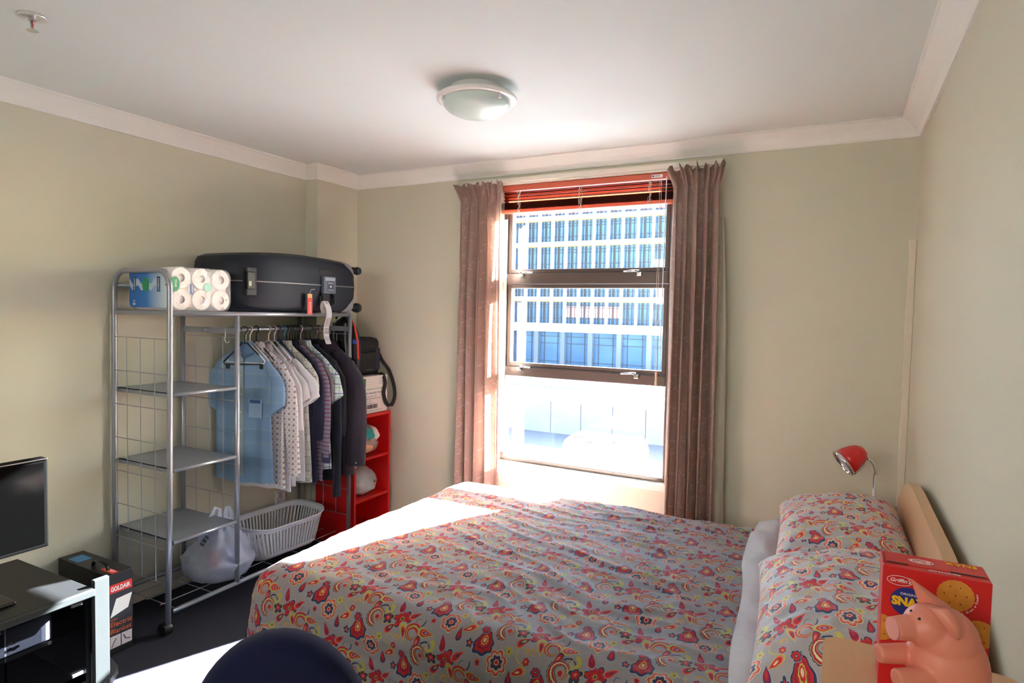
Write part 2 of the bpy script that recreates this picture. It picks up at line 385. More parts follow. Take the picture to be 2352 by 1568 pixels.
# ------------------------------------------------------------------ ceiling fittings
lt = thing('ceiling_light', 'round white ceiling light with a frosted glass bowl, switched off', 'ceiling light', (-1.335, 2.20, 2.40))
bm = bmesh.new(); lathe(bm, [(.108, 0), (.112, -.028), (.09, -.036)], 40); obj('base', bm, WHITEP, lt, smooth=True, sharp=.6)
bm = bmesh.new(); lathe(bm, [(.10, -.022), (.155, -.034), (.164, -.042), (.163, -.05), (.150, -.054), (.130, -.050), (.10, -.04)], 48); obj('rim', bm, mat('light_rim', (238, 238, 236), .3), lt, smooth=True)
bm = bmesh.new(); lathe(bm, [(.139, -.050)]+[(.139*math.cos(a), -.056-.062*math.sin(a)) for a in [k*PI/2/9 for k in range(10)][:-1]]+[(.004, -.1185)], 48); obj('glass_bowl', bm, mat('frosted_glass', (206, 226, 222), .28, vary=.01), lt, smooth=True)
for a in (1.9, 4.1, 5.9):
    bm = bmesh.new(); lathe(bm, [(.0045, -.05), (.0045, -.064), (.007, -.066), (.006, -.072)], 10, Matrix.Translation((.146*math.cos(a), .146*math.sin(a), 0))); obj('retaining_screw', bm, WHITEP, lt, smooth=True)
sp_ = thing('fire_sprinkler', 'chrome fire sprinkler head in a white ring on the ceiling', 'sprinkler', (-2.292, 1.068, 2.40))
bm = bmesh.new(); lathe(bm, [(.040, 0), (.041, -.004), (.036, -.007), (.026, -.002), (.012, -.001)], 32); obj('escutcheon', bm, mat('sprinkler_ring', (212, 212, 208), .3, .2), sp_, smooth=True)
bm = bmesh.new(); lathe(bm, [(.010, 0), (.010, -.014), (.007, -.016)], 16); tube(bm, [(-.008, 0, -.013), (-.008, 0, -.030), (-.003, 0, -.040)], .002, n=6); tube(bm, [(.008, 0, -.013), (.008, 0, -.030), (.003, 0, -.040)], .002, n=6); bx(bm, -.004, .004, -.003, .003, -.043, -.038); obj('frame_arms', bm, CHROME, sp_, smooth=True, sharp=.6)
obj('glass_bulb', T([(0, 0, -.014), (0, 0, -.038)], .0022), mat('red_bulb', (190, 20, 20), .1), sp_, smooth=True)
bm = bmesh.new(); lathe(bm, [(.003, -.042), (.017, -.044), (.017, -.0455), (.003, -.0455)], 24); obj('deflector', bm, CHROME, sp_, smooth=True, sharp=.6)

# ------------------------------------------------------------------ paisley cloth
NAVY, RED, PINK, YEL, PALE, MAG, CREAM = map(lin, ((54, 66, 108), (214, 40, 42), (236, 136, 120), (208, 200, 96), (182, 190, 204), (158, 34, 78), (236, 222, 170)))
def paisley(g, tc):
    uv = g.map(tc.outputs['UV'], rot=.35, typ='POINT')
    warp = g.v('SUBTRACT', g.noise(uv, 60, 1)[1], (.5, .5, .5)); uv = g.v('ADD', uv, g.v('MULTIPLY', warp, (.0035, .0035, 0)))
    c = lin((178, 174, 178)); col = g.mix(g.noise(uv, 8, 2)[0], tuple(x*.95 for x in c), tuple(x*1.05 for x in c))
    TX, TY = .186, .205
    def loc(cx, cy, rot, sx, sy):
        p = g.v('WRAP', g.v('SUBTRACT', uv, (cx*TX, cy*TY, 0)), (TX/2, TY/2, 1), (-TX/2, -TY/2, -1))
        return g.map(p, rot=rot, scale=(sx, sy, 1))
    def lay(col, d, stops):
        r = g.ramp(g.m('MULTIPLY', d, .8), [(p*.8, k) for p, k in stops], 'CONSTANT'); return g.mix(r[1], col, r[0])
    def petals(col, cx, cy, rot, s, n, a, stops, sy=None, ph=0):
        p = loc(cx, cy, rot, s, sy or s); x, y, _ = g.xyz(p)
        th = g.m('ARCTAN2', y, x); k = g.m('ADD', 1-a, g.m('MULTIPLY', g.m('ABSOLUTE', g.m('SINE', g.m('MULTIPLY', th, n/2))), a))
        return lay(col, g.m('DIVIDE', g.v('LENGTH', p), k), stops)
    def drop(col, cx, cy, rot, s, bend, stops, sy=None, scal=0):
        p = loc(cx, cy, rot, s, sy or s*2); x, y, _ = g.xyz(p)
        x2 = g.m('SUBTRACT', x, g.m('MULTIPLY', g.m('MULTIPLY', g.m('ADD', y, 1), g.m('ADD', y, 1)), bend))
        wd = g.m('SUBTRACT', .95, g.m('MULTIPLY', y, .75))
        x3 = g.m('DIVIDE', x2, wd); d = g.v('LENGTH', g.comb(x3, y, 0))
        if scal: d = g.m('MULTIPLY', d, g.m('ADD', 1, g.m('MULTIPLY', g.m('SINE', g.m('MULTIPLY', g.m('ARCTAN2', y, x3), scal)), .07)))
        return lay(col, d, stops)
    def curl(col, cx, cy, rot, s, w0, stops, n=22, R0=.62, grow=.07, flip=1):
        p = loc(cx, cy, rot, s*flip, s); x, y, _ = g.xyz(p); th = g.m('ARCTAN2', y, x)
        R = g.m('ADD', R0, g.m('MULTIPLY', th, grow)); hw = g.m('ADD', w0, g.m('MULTIPLY', th, w0*.27))
        hw = g.m('MULTIPLY', hw, g.m('SQRT', g.m('MULTIPLY', g.m('SUBTRACT', PI+.02, th), 1.6, clamp=True)))
        hw = g.m('MULTIPLY', hw, g.m('ADD', .88, g.m('MULTIPLY', g.m('ABSOLUTE', g.m('SINE', g.m('MULTIPLY', th, n/2))), .3)))
        return lay(col, g.m('DIVIDE', g.m('ABSOLUTE', g.m('SUBTRACT', g.v('LENGTH', p), R)), hw), stops)
    O = (*PALE, 0)
    def S(*st): return [(a, (*b, 1)) for a, b in st[:-1]] + [(st[-1], O)]
    # thin stems first
    for cx, cy, r, s, k in ((.47, .62, .4, .026, NAVY), (.83, .40, 2.2, .022, YEL), (.12, .85, 4, .02, NAVY)):
        col = curl(col, cx, cy, r, s, .05, S((0, k), 1.0), n=1, grow=.12)
    # navy-outlined red wreath (blob) with yellow heart
    col = drop(col, .20, .22, .55, .026, .10, S((0, CREAM), (.16, RED), (.26, YEL), (.36, RED), (.50, MAG), (.62, RED), (.82, NAVY), (1.0, PALE), 1.08), sy=.036, scal=9)
    col = petals(col, .115, .335, 0, .0125, 6, .25, S((0, PALE), (.14, NAVY), (.30, RED), (.78, NAVY), (1, PALE), 1.1))
    # pale peony with navy petals
    col = petals(col, .55, .12, .3, .030, 7, .26, S((0, RED), (.17, CREAM), (.24, MAG), (.34, NAVY), (.58, PALE), (.66, CREAM), (.74, PINK), (.9, RED), (1, CREAM), 1.08))
    col = petals(col, .63, .315, .9, .013, 5, .45, S((0, MAG), (.25, YEL), (1, PALE), 1.1))
    # big red flower and two leaves
    col = petals(col, .83, .72, .9, .031, 6, .42, S((0, NAVY), (.14, YEL), (.22, RED), (.46, MAG), (.54, RED), (.86, NAVY), (1, PALE), 1.10))
    col = drop(col, .985, .60, -2.4, .0105, .12, S((0, MAG), (.3, RED), (.5, PINK), (.62, YEL), (.98, PALE), 1.08), sy=.027, scal=0)
    col = drop(col, .99, .87, -.7, .008, -.15, S((0, NAVY), (.3, RED), (.8, PINK), 1.0), sy=.022)
    # crescent with a spiral red heart
    col = curl(col, .41, .52, 1.9, .033, .20, S((0, CREAM), (.22, MAG), (.42, RED), (.66, YEL), (.8, NAVY), (1.02, PALE), 1.12), n=20)
    col = petals(col, .42, .51, 0, .0075, 1, .0, S((0, RED), (.8, PINK), 1.0))
    # small navy flower with yellow scroll
    col = petals(col, .60, .60, .2, .0205, 5, .48, S((0, PINK), (.2, RED), (.5, NAVY), (.92, YEL), 1.1))
    col = curl(col, .50, .70, -1.2, .0175, .18, S((0, YEL), 1.0), n=1)
    # red curl
    col = curl(col, .13, .66, .2, .030, .19, S((0, YEL), (.3, MAG), (.45, RED), (.9, PINK), (1.05, PALE), 1.14), n=24, flip=-1)
    # drops and leaves
    col = drop(col, .33, .80, -1.0, .0115, .20, S((0, PALE), (.18, MAG), (.38, PINK), (.55, RED), (.75, YEL), (1, PALE), 1.08), sy=.026)
    col = drop(col, .67, .86, .5, .010, -.2, S((0, RED), (.35, MAG), (.7, RED), (.85, PALE), 1.0), sy=.024)
    col = drop(col, .90, .20, 2.6, .009, .22, S((0, CREAM), (.3, RED), (.7, PINK), (.9, YEL), 1.05), sy=.024)
    col = drop(col, .80, .07, .6, .0085, .2, S((0, RED), (.5, MAG), (.8, NAVY), (1, PALE), 1.1), sy=.018)
    col = petals(col, .93, .36, .2, .0095, 6, .3, S((0, YEL), (.3, RED), (.8, MAG), 1.0))
    col = petals(col, .30, .98, .2, .0088, 5, .3, S((0, NAVY), (.35, RED), (.8, PINK), 1.0))
    col = drop(col, .72, .52, -.3, .0085, .18, S((0, YEL), (.3, NAVY), (.6, RED), (.9, PINK), 1.05), sy=.022)
    col = petals(col, .04, .08, .1, .0125, 5, .45, S((0, YEL), (.22, RED), (.55, NAVY), (.95, PALE), 1.1))
    col = drop(col, .26, .62, 2.9, .0075, -.2, S((0, PINK), (.4, RED), (.8, NAVY), 1.0), sy=.018)
    col = curl(col, .93, .47, .8, .0125, .17, S((0, YEL), (.6, PINK), 1.0), n=1)
    return col
PAIS = mat('paisley_cotton', rough=.62, spec=.35, fn=paisley, sheen=.35, bump=.0012, bscale=45)
RED_CLOTH = mat('red_cotton', (196, 30, 44), .8, bump=.0006)
SHEETC = mat('white_sheet_cotton', (246, 246, 248), .8, bump=.0008, bscale=60)

# ------------------------------------------------------------------ bed
WOOD = None
def woodfn(c, ax=1):
    def fn(g, tc):
        s = [40, 40, 40]; s[ax] = 3
        n = g.noise(g.v('MULTIPLY', tc.outputs['Object'], tuple(s)), 1, 4, .6)
        a = lin(c); return g.mix(n[0], tuple(x*.86 for x in a), tuple(min(1, x*1.1) for x in a))
    return fn
MAPLE = mat('pale_maple', rough=.38, fn=woodfn((212, 168, 124), 1), coat=.1)
bed = thing('bed', 'double bed with a rounded pale maple headboard against the right wall', 'bed', (-.75, 2.1, 0))
K = dict(parent=bed, world=True)
obj('bed_base', B((-1.70, .20, 1.44, 2.76, .08, .32), bev=.01), mat('grey_divan_cloth', (150, 148, 146), .9, bump=.001), **K)
obj('mattress', B((-1.70, .20, 1.45, 2.75, .32, .585), bev=.03, seg=3), mat('mattress_cloth', (228, 226, 222), .9), **K)
for lx in (-1.6, .1):
    for ly in (1.55, 2.65): obj('leg', T([(lx, ly, 0), (lx, ly, .08)], .025), BLACKP, **K)
hb = []
def hz(y):
    t = abs((y-2.12)/.80); return -.008+.945*(1-.0*t) if t < .3 else .937-.16*((t-.3)/.7)**2.6
ys = [1.32+1.60*k/40 for k in range(41)]
hbp = [(y, hz(y)) for y in ys]
outl = [(2.92, .10)]+[(2.92, .76)]+[(y, z) for y, z in reversed(hbp)]+[(1.32, .76), (1.32, .10)]
bm = bmesh.new(); prism(bm, outl, .030, Matrix(((0, 0, 1, .240), (1, 0, 0, 0), (0, 1, 0, 0), (0, 0, 0, 1))))
bmesh.ops.bevel(bm, geom=[e for e in bm.edges if len(e.link_faces) == 2 and e.calc_face_angle(0) > 1], offset=.006, segments=2, affect='EDGES')
obj('headboard', bm, MAPLE, smooth=True, sharp=.5, **K)

def fbm(x, y, z=0): return noise.noise(Vector((x, y, z)))
def wr(a, b):
    """long soft creases running mostly along the bed"""
    wa = a+.18*fbm(a*2.1, b*2.3, 5); wb = b+.10*fbm(a*2.7, b*1.9, 9)+.22*a
    n1 = 1-abs(fbm(wa*2.4, wb*11, 1))*2; n2 = 1-abs(fbm(wa*4.2+3, wb*19, 2))*2
    k = .35+.65*max(0, min(1, (a+1.45)/.7))
    n3 = 1-abs(fbm(a*7+2*b, b*4-2*a, 7))*2
    return k*(.0080*max(0, n1)**3+.0042*max(0, n2)**3+.0035*max(0, n3)**4)+.012*fbm(a*1.7, b*1.9, 3)+.004*fbm(a*6, b*8, 4)
dv = thing('duvet', 'grey duvet with red, navy and yellow paisley print spread over the bed', 'duvet', (-1.0, 2.1, 0))
def duvet():
    xi, y0i, y1i, xh, r, ztop, L = -1.650, 1.500, 2.690, -.135, .095, .622, .48
    A0 = xi-L; B0 = y0i-L; B1 = y1i+L
    def fn(u, v):
        a = A0+(xh-A0)*u; b = B0+(B1-B0)*v
        ox = min(0, a-xi); oy = b-y0i if b < y0i else (b-y1i if b > y1i else 0)
        d = math.hypot(ox, oy); x = max(a, xi); y = min(max(b, y0i), y1i)
        if d > 0:
            dx, dy = ox/d, oy/d; dd = min(d, L*1.04)
            if dd < r*PI/2: h = r*math.sin(dd/r); dr_ = r*(1-math.cos(dd/r))
            else:
                e = dd-r*PI/2; t = (a if abs(oy) > abs(ox) else b)*9+math.atan2(oy, ox)*2.5
                h = r+.10*e+.06*e*(math.sin(t)+.6*math.sin(2.3*t+1)); dr_ = r+e*.985
            x += dx*h; y += dy*h
        else: dr_ = 0
        side = min(1, max(0, (d/.12))); z = ztop-dr_
        q = wr(a, b)
        if d > 0: x += ox/d*q*side*1.2; y += oy/d*q*side*1.2
        z += q*(1-side)
        # slight crown of the bed and a soft edge toward the head
        z += .012*math.sin(PI*max(0, min(1, (b-y0i)/(y1i-y0i))))*(1-side)
        if a > -.20: z -= .012*((a+.20)/.065)**2
        return (x, y, z), (a, b)
    bm = grid(230, 250, fn); return bm
bm = duvet(); bmesh.ops.solidify(bm, geom=bm.faces[:], thickness=.012)
obj('duvet_cover', bm, PAIS, dv, smooth=True, world=True)
# white top sheet folded back over the head edge of the duvet
def sheetfn(u, v):
    y = 1.30+(2.82-1.30)*v; x0 = -.262+.085*max(0, (2.2-y)/.8)+.010*math.sin(y*7); wdt = .115+.018*math.sin(y*5)
    x = x0+wdt*u; z = .658+.004*math.sin(y*23+u*4)+.010*math.sin(PI*u)+.007*fbm(x*14, y*9)+.005*fbm(x*30, y*17, 3)
    if y < 1.46: z -= (1.46-y)**1.3*2.4; 
    if y > 2.74: z -= (y-2.74)**1.3*2.0
    return (x, y, z), (x, y)
bm = grid(12, 90, sheetfn); bmesh.ops.solidify(bm, geom=bm.faces[:], thickness=.006)
tag(obj('folded_sheet', bm, SHEETC, None, smooth=True), 'white top sheet folded back in a band between duvet and pillows', 'sheet')
bm = grid(10, 90, lambda u, v: ((-.20+.43*u, 1.44+1.32*v, .598+.006*fbm(u*3, v*9)), (u, v))); bmesh.ops.solidify(bm, geom=bm.faces[:], thickness=.008)
tag(obj('fitted_sheet', bm, RED_CLOTH, None, smooth=True), 'red fitted sheet on the mattress, showing beside the pillows', 'sheet')
def pillow(label, c, rz, rx, ry, wx, wy, th, seed, uvo):
    rt = thing('pillow', label, 'pillow', c, 0, 'paisley pillows at the headboard')
    rt.rotation_euler = (rx, ry, rz)
    def f(sgn):
        def fn(u, v):
            s, t = 2*u-1, 2*v-1
            e = max(0, (1-abs(s)**2.6))**.55*max(0, (1-abs(t)**2.6))**.55
            pin = 1-.07*(1-abs(s*t))*0 ; k = 1-.06*(1-t*t)*abs(s)**3; kk = 1-.05*(1-s*s)*abs(t)**3
            x = s*wx/2*k; y = t*wy/2*kk
            z = sgn*th/2*e*(1+.10*fbm(s*1.5+seed, t*1.5, 2))
            w_ = (.008*(1-abs(fbm(s*2+seed, t*7, 1))*2)**1 + .004*fbm(s*9, t*9, seed))*min(1, e*2.5)
            return (x, y, z+w_*(sgn > 0)), (x*1.1+uvo, y*1.1+uvo*.7)
        return grid(60, 70, fn)
    obj('pillow_front', f(1), PAIS, rt, smooth=True)
    o = obj('pillow_back', f(-1), RED_CLOTH, rt, smooth=True); o['label'] = 'plain red underside of the pillow'
pillow('paisley pillow with red underside, the one nearer the window', (.035, 2.50, .718), .04, .05, -.13, .43, .70, .215, 1, .31)
pillow('paisley pillow with red underside, nearer the cracker box', (.045, 1.815, .722), .07, .02, -.16, .45, .74, .215, 6, .03)

# ------------------------------------------------------------------ bedside lamp and its table behind the bed
nt_ = thing('bedside_table', 'small maple bedside table behind the bed carrying the red lamp', 'table', (.10, 3.07, 0))
obj('table_top', B((-.13, .27, 2.90, 3.30, .54, .565), bev=.006), MAPLE, nt_, world=True)
for x in (-.10, .24):
    for y in (2.93, 3.27): obj('leg', B((x-.02, x+.02, y-.02, y+.02, 0, .54), bev=.003), MAPLE, nt_, world=True)
obj('drawer', B((-.08, .22, 2.925, 3.275, .42, .54), bev=.004), MAPLE, nt_, world=True)
LR = mat('red_lamp_enamel', (208, 22, 26), .25, coat=.4)
lp = thing('desk_lamp', 'red desk lamp with bullet shade on a chrome gooseneck behind the bed', 'lamp', (.160, 3.0, .565))
bm = bmesh.new(); lathe(bm, [(.07, 0), (.07, .012), (.055, .022), (.012, .03)], 32); obj('base', bm, LR, lp, smooth=True, sharp=.7)
obj('stem', T([(0, 0, .025), (0, 0, .285)], .0075, n=12), CHROME, lp, smooth=True)
gp = [(-.0, 0, .285), (-.004, 0, .315), (-.018, 0, .340), (-.036, 0, .350), (-.055, 0, .355)]
gp = [(0, 0, .28), (0, 0, .30), (-.006, 0, .325), (-.020, 0, .345), (-.038, 0, .352)]
obj('gooseneck', T(gp, .0058, n=10), CHROME, lp, smooth=True)
ax = Vector((-.80, -.30, -.62)).normalized(); tip = Vector((-.050, 0, .377)); zx = Vector((0, 0, 1)).cross(ax).normalized(); yx = ax.cross(zx)
ML = Matrix(((zx.x, yx.x, ax.x, tip.x), (zx.y, yx.y, ax.y, tip.y), (zx.z, yx.z, ax.z, tip.z), (0, 0, 0, 1)))
bm = bmesh.new(); lathe(bm, [(.003, -.012), (.020, -.008), (.036, .008), (.046, .030), (.053, .058), (.0565, .086), (.054, .086), (.050, .058), (.043, .030), (.030, .008)], 36, ML, True, False); obj('lamp_shade', bm, LR, lp, smooth=True)
bm = bmesh.new(); lathe(bm, [(.0565, .084), (.060, .088), (.060, .098), (.056, .098), (.055, .088)], 36, ML, False, False); obj('shade_rim', bm, CHROME, lp, smooth=True)
bm = bmesh.new(); lathe(bm, [(.053, .088), (.049, .058), (.042, .030), (.026, .008), (.004, .004)], 36, ML, False, True); obj('shade_lining', bm, mat('white_enamel', (222, 214, 216), .4), lp, smooth=True)
bm = bmesh.new(); lathe(bm, [(.004, .01), (.012, .02), (.013, .04), (.024, .062), (.019, .078), (.004, .084)], 16, ML); obj('light_bulb', bm, mat('bulb_glass', (236, 232, 226), .2), lp, smooth=True)
obj('pull_switch', T([(-.035, -.01, .345), (-.045, -.016, .31), (-.072, -.02, .284)], .0012, n=6), CHROME, lp, smooth=True)
bm = bmesh.new(); bmesh.ops.create_uvsphere(bm, u_segments=12, v_segments=8, radius=.0045, matrix=Matrix.Translation((-.074, -.02, .282))); obj('pull_ball', bm, CHROME, lp, smooth=True)

# ------------------------------------------------------------------ near chest, cracker box, piggy bank
ch = thing('chest_of_drawers', 'pale maple chest with rounded top corners at the lower right', 'chest', (.14, 1.04, 0))
bm = bmesh.new(); prism(bm, rrect(.285, .48, .035, 6, .140, 1.00), .022, Matrix.Translation((0, 0, .908))); bmesh.ops.bevel(bm, geom=[e for e in bm.edges if e.calc_face_angle(0) > 1], offset=.005, segments=2, affect='EDGES'); obj('top', bm, MAPLE, ch, smooth=True, sharp=.6, world=True)
obj('carcass', B((.012, .268, .78, 1.225, .06, .908), bev=.004), MAPLE, ch, world=True)
for k in range(4):
    d_ = obj('drawer', B((-.002, .012, .79, 1.215, .08+.205*k, .27+.205*k), bev=.004), MAPLE, ch, world=True)
    obj('knob', T([(-.002, 1.0, .175+.205*k), (-.022, 1.0, .175+.205*k)], [.007, .012], n=12), CHROME, d_, smooth=True, world=True)
obj('plinth', B((.02, .26, .79, 1.215, 0, .06)), MAPLE, ch, world=True)

CB = mat('red_carton', (206, 24, 26), .42, vary=.03)
bxr = thing('cracker_box', 'red cracker box with yellow crackers and white lettering behind the pink pig', 'box', (.144, 1.14, .93))
K = dict(parent=bxr, world=True)
cx0, cx1, cy0, cy1, cz0, cz1 = .0755, .2120, 1.107, 1.172, .9305, 1.1205
obj('carton', B((cx0, cx1, cy0, cy1, cz0, cz1), bev=.0012, seg=1), CB, **K)
obj('top_flap', B((cx0+.004, cx1-.002, cy0+.018, cy1, cz1, cz1+.0012), (cx0, cx0+.002, cy0+.010, cy1, cz1, cz1+.004)), CB, **K)
for sx0, sx1 in ((cx0+.088, cx1-.006), (cx0+.006, cx0+.034)): obj('tab_slot', B((sx0, sx1, cy0+.017, cy0+.0185, cz1+.0003, cz1+.0016)), INK, **K)
fy = cy0-.0004; FX, FZ = (1, 0, 0), (0, 0, 1)
def fdisc(name, cx, cz, a, b, m, th=.0006, lim=None, scal=0, off=0):
    o_ = [(x, z) for x, z in ell(a, b, 60)]
    if scal: o_ = [(x*(1+.02*math.sin(k*2*PI*scal/60)), z*(1+.02*math.sin(k*2*PI*scal/60))) for k, (x, z) in enumerate(o_)]
    o_ = [(cx+x, cz+z) for x, z in o_]
    if lim: o_ = [(min(max(x, lim[0]), lim[1]), min(z, lim[2])) for x, z in o_]
    bm = bmesh.new(); prism(bm, o_, th, frame3((0, fy+off, 0), FX, FZ)); bmesh.ops.remove_doubles(bm, verts=bm.verts, dist=1e-6); return obj(name, bm, m, **K)
CRK = mat('cracker_print', rough=.5, fn=lambda g, tc: g.mix(g.noise(tc.outputs['Object'], 90, 3)[0], lin((196, 120, 30)), lin((228, 160, 62))))
DOT = mat('cracker_holes', (120, 66, 18), .6)
lim = (cx0+.0005, cx1-.0003, cz1-.0003)
for q, (ux, uz, r) in enumerate(((.093, .163, .0232), (.124, .112, .0205), (.000, .093, .0205))):
    fdisc('printed_cracker', cx0+ux, cz0+uz, r, r, CRK, scal=20, lim=lim)
    bm = bmesh.new()
    for dx, dz in ((-.3, .55), (.25, .55), (-.6, .05), (.0, .0), (.58, .05), (-.3, -.5), (.28, -.5)):
        X, Z = cx0+ux+dx*r, cz0+uz+dz*r
        if lim[0] < X < lim[1]-.001 and Z < lim[2]-.001: prism(bm, [(X+a, Z+b) for a, b in ell(.0011, .0011, 8)], .0008, frame3((0, fy-.0004, 0), FX, FZ))
    obj('cracker_holes', bm, DOT, **K)
bm = bmesh.new(); o1 = ell(.0165, .0072, 40, cx0+.0225, cz0+.170); tube(bm, [(x, fy, z) for x, z in o1], .0004, n=6, closed=True); obj('logo_oval', bm, WHITEINK, **K)
text('logo_lettering', "Griffin's", .0078, WHITEINK, bxr, (cx0+.0095, fy-.0003, cz0+.1678), FX, FZ, width=.027, shear=.25, bold=.0001)
fdisc('blue_disc', cx0+.036, cz0+.139, .0245, .0225, mat('blue_carton_print', (24, 44, 128), .45))
text('lettering', 'ORIGINAL', .0052, WHITEINK, bxr, (cx0+.024, fy-.0009, cz0+.1495), FX, FZ, width=.026)
text('brand_lettering', 'SNAX', .0175, mat('yellow_print', (244, 196, 20), .45), bxr, (cx0+.0135, fy-.0010, cz0+.1335), FX, FZ, width=.046, bold=.0010)
s_ = 'No Artificial Colours or Flavours'; r_ = .0275
for k, chh in enumerate(s_):
    if chh == ' ': continue
    a = math.radians(-118+ (k)*4.1); ccx, ccz = cx0+.093+r_*math.cos(a), cz0+.163+r_*math.sin(a)
    if ccx > cx1-.001 or ccz > cz1-.002: continue
    tx = (-math.sin(a), 0, math.cos(a)); ty = (-math.cos(a), 0, -math.sin(a))
    text('curved_letter', chh, .0042, WHITEINK, bxr, (ccx, fy-.0003, ccz), tx, ty)
text('small_print', 'Open here and enjoy!', .0048, WHITEINK, bxr, (cx0+.100, cy0+.012, cz1+.0004), (-1, 0, 0), (0, -1, 0), width=.040)
text('top_logo', "Griffin's", .008, WHITEINK, bxr, (cx0+.066, cy0+.042, cz1+.0016), (-1, 0, 0), (0, -1, 0), width=.026, shear=.2)
bm = bmesh.new(); tube(bm, [(x, y, cz1+.0015) for x, y in ell(.0165, .008, 30, cx0+.053, cy0+.040)], .0004, n=5, closed=True); obj('top_logo_oval', bm, WHITEINK, **K)
text('top_brand', 'SNAX', .016, mat('yellow_print', (244, 196, 20), .45), bxr, (cx1-.010, cy1-.006, cz1+.0018), (-1, 0, 0), (0, -1, 0), width=.040)

# piggy bank: X to the picture's right, snout to -X
PINK_P = mat('pink_plastic', (226, 138, 116), .42, vary=.02, spec=.5)
pgx = Vector((.885, .465, 0)).normalized()
pg = thing('piggy_bank', 'pink upright pig money bank in front of the red cracker box', 'money bank', (.144, 1.012, .93), math.atan2(pgx.y, pgx.x))
def pig():
    S = .000594; bm = bmesh.new()
    def P(px, py, d=0): return Vector(((px-2165)*S, d, .177-(py-1385)*S))
    def ball(c, rx, ry, rz, rot=0): bmesh.ops.create_uvsphere(bm, u_segments=28, v_segments=18, radius=1, matrix=Matrix.Translation(c) @ Matrix.Rotation(rot, 4, 'Y') @ Matrix.Diagonal((rx, ry, rz, 1)))
    def cone(a, b, r0, r1):
        n = 6; tube(bm, [a.lerp(b, k/n) for k in range(n+1)], [r0+(r1-r0)*k/n for k in range(n+1)], n=20)
    ball(P(2176, 1520), .050, .046, .066, -.12); ball(P(2165, 1450), .041, .041, .040); ball(P(2126, 1426), .030, .030, .030)
    ball(P(2182, 1590), .052, .050, .055)
    cone(P(2110, 1428), P(2047, 1432), .019, .0150)
    for px, py, d in ((2030, 1508, .018), (2034, 1530, -.020), (2060, 1650, .020), (2066, 1655, -.022)): cone(P(px+75, py-2, d*.9), P(px+2, py, d), .0145, .0125)
    for d in (-.026, .026): ball(P(2170, 1657, d), .022, .018, .015)
    return bm, P, S
bm, P, S = pig(); o = obj('body', bm, PINK_P, pg)
md = o.modifiers.new('remesh', 'REMESH'); md.mode = 'VOXEL'; md.voxel_size = .0019; md.use_smooth_shade = True
ms = o.modifiers.new('smooth', 'SMOOTH'); ms.iterations = 7; ms.factor = .6
def ear(tipx, tipy, bx0_, by0, bx1_, by1, dep, bend):
    tip_ = P(tipx, tipy, dep); a = P(bx0_, by0, dep*.8); b = P(bx1_, by1, dep*.8)
    def fn(u, v):
        e = a.lerp(b, u); m_ = e.lerp(tip_, v**1.1*(1-0*u)); w_ = math.sin(PI*u)*(1-v)*bend
        return (m_.x, m_.y+w_*(-1 if dep < 0 else -1), m_.z), (u, v)
    bm = grid(14, 12, fn); bmesh.ops.remove_doubles(bm, verts=bm.verts, dist=1e-5); bmesh.ops.solidify(bm, geom=bm.faces[:], thickness=.0035); return bm
obj('ear', ear(2103, 1328, 2122, 1388, 2198, 1392, .020, .010), PINK_P, pg, smooth=True)
# near ear lies folded over the head
def ear2(u, v):
    c0 = P(2098, 1362, -.024); c1 = P(2142, 1366, -.024); tp_ = P(2140, 1418, -.046)
    e = c0.lerp(c1, u); p = e.lerp(tp_, v*.9); bul = math.sin(PI*min(1, u))*(1-v**2)*.010
    return (p.x, p.y-bul-.004*math.sin(PI*v), p.z+.004*math.sin(PI*u)*(1-v)), (u, v)
bm = grid(14, 14, ear2); bmesh.ops.remove_doubles(bm, verts=bm.verts, dist=1e-5); bmesh.ops.solidify(bm, geom=bm.faces[:], thickness=.004); obj('ear', bm, PINK_P, pg, smooth=True)
bm = bmesh.new(); prism(bm, ell(.0148, .0148, 28), .0012, frame3(P(2046, 1432), (0, 1, 0), (0, 0, 1)) @ Matrix.Translation((0, 0, -.0012)) ); obj('snout_plate', bm, mat('pale_pink_plastic', (240, 160, 150), .35), pg, smooth=True, sharp=.6)
for dr3 in ((-.70, -.44, .56), (-.72, .10, .66)):
    bm = bmesh.new(); bmesh.ops.create_uvsphere(bm, u_segments=12, v_segments=8, radius=.0022, matrix=Matrix.Translation(P(2126, 1426)+Vector(dr3).normalized()*.0288)); obj('eye', bm, INK, pg, smooth=True)
obj('coin_slot', T([P(2150, 1401, -.012), P(2172, 1402, -.008), P(2196, 1413, -.004)], .0022, n=6), mat('slot_red', (160, 30, 30), .6), pg)

# ------------------------------------------------------------------ office chair
NAVYC = mat('navy_chair_cloth', (26, 29, 58), .95, spec=.1, sheen=.08, bump=.0005, bscale=1800)
oc = thing('office_chair', 'navy blue fabric office chair with a rounded back in the foreground', 'chair', (-.957, .925, 0), .50)
def chairback(u, v):
    return None
bm = bmesh.new(); rings = []
def sup(a, b, n, p): return [(math.copysign(abs(math.cos(t))**(2/p), math.cos(t))*a, math.copysign(abs(math.sin(t))**(2/p), math.sin(t))*b) for t in [2*PI*k/n for k in range(n)]]
for k, (dy, s) in enumerate(((-.035, .86), (-.03, .94), (-.015, .99), (0, 1), (.015, .99), (.028, .95), (.035, .86))):
    rings.append([(x*s, dy+.25*x*x, z*(1-(1-s)*.6)) for x, z in sup(.180, .265, 56, 2.0)])
loft(bm, rings); 
for v_ in bm.verts: v_.co += Vector((.02, -.20, .668))
obj('backrest', bm, NAVYC, oc, smooth=True, sharp=1.2)
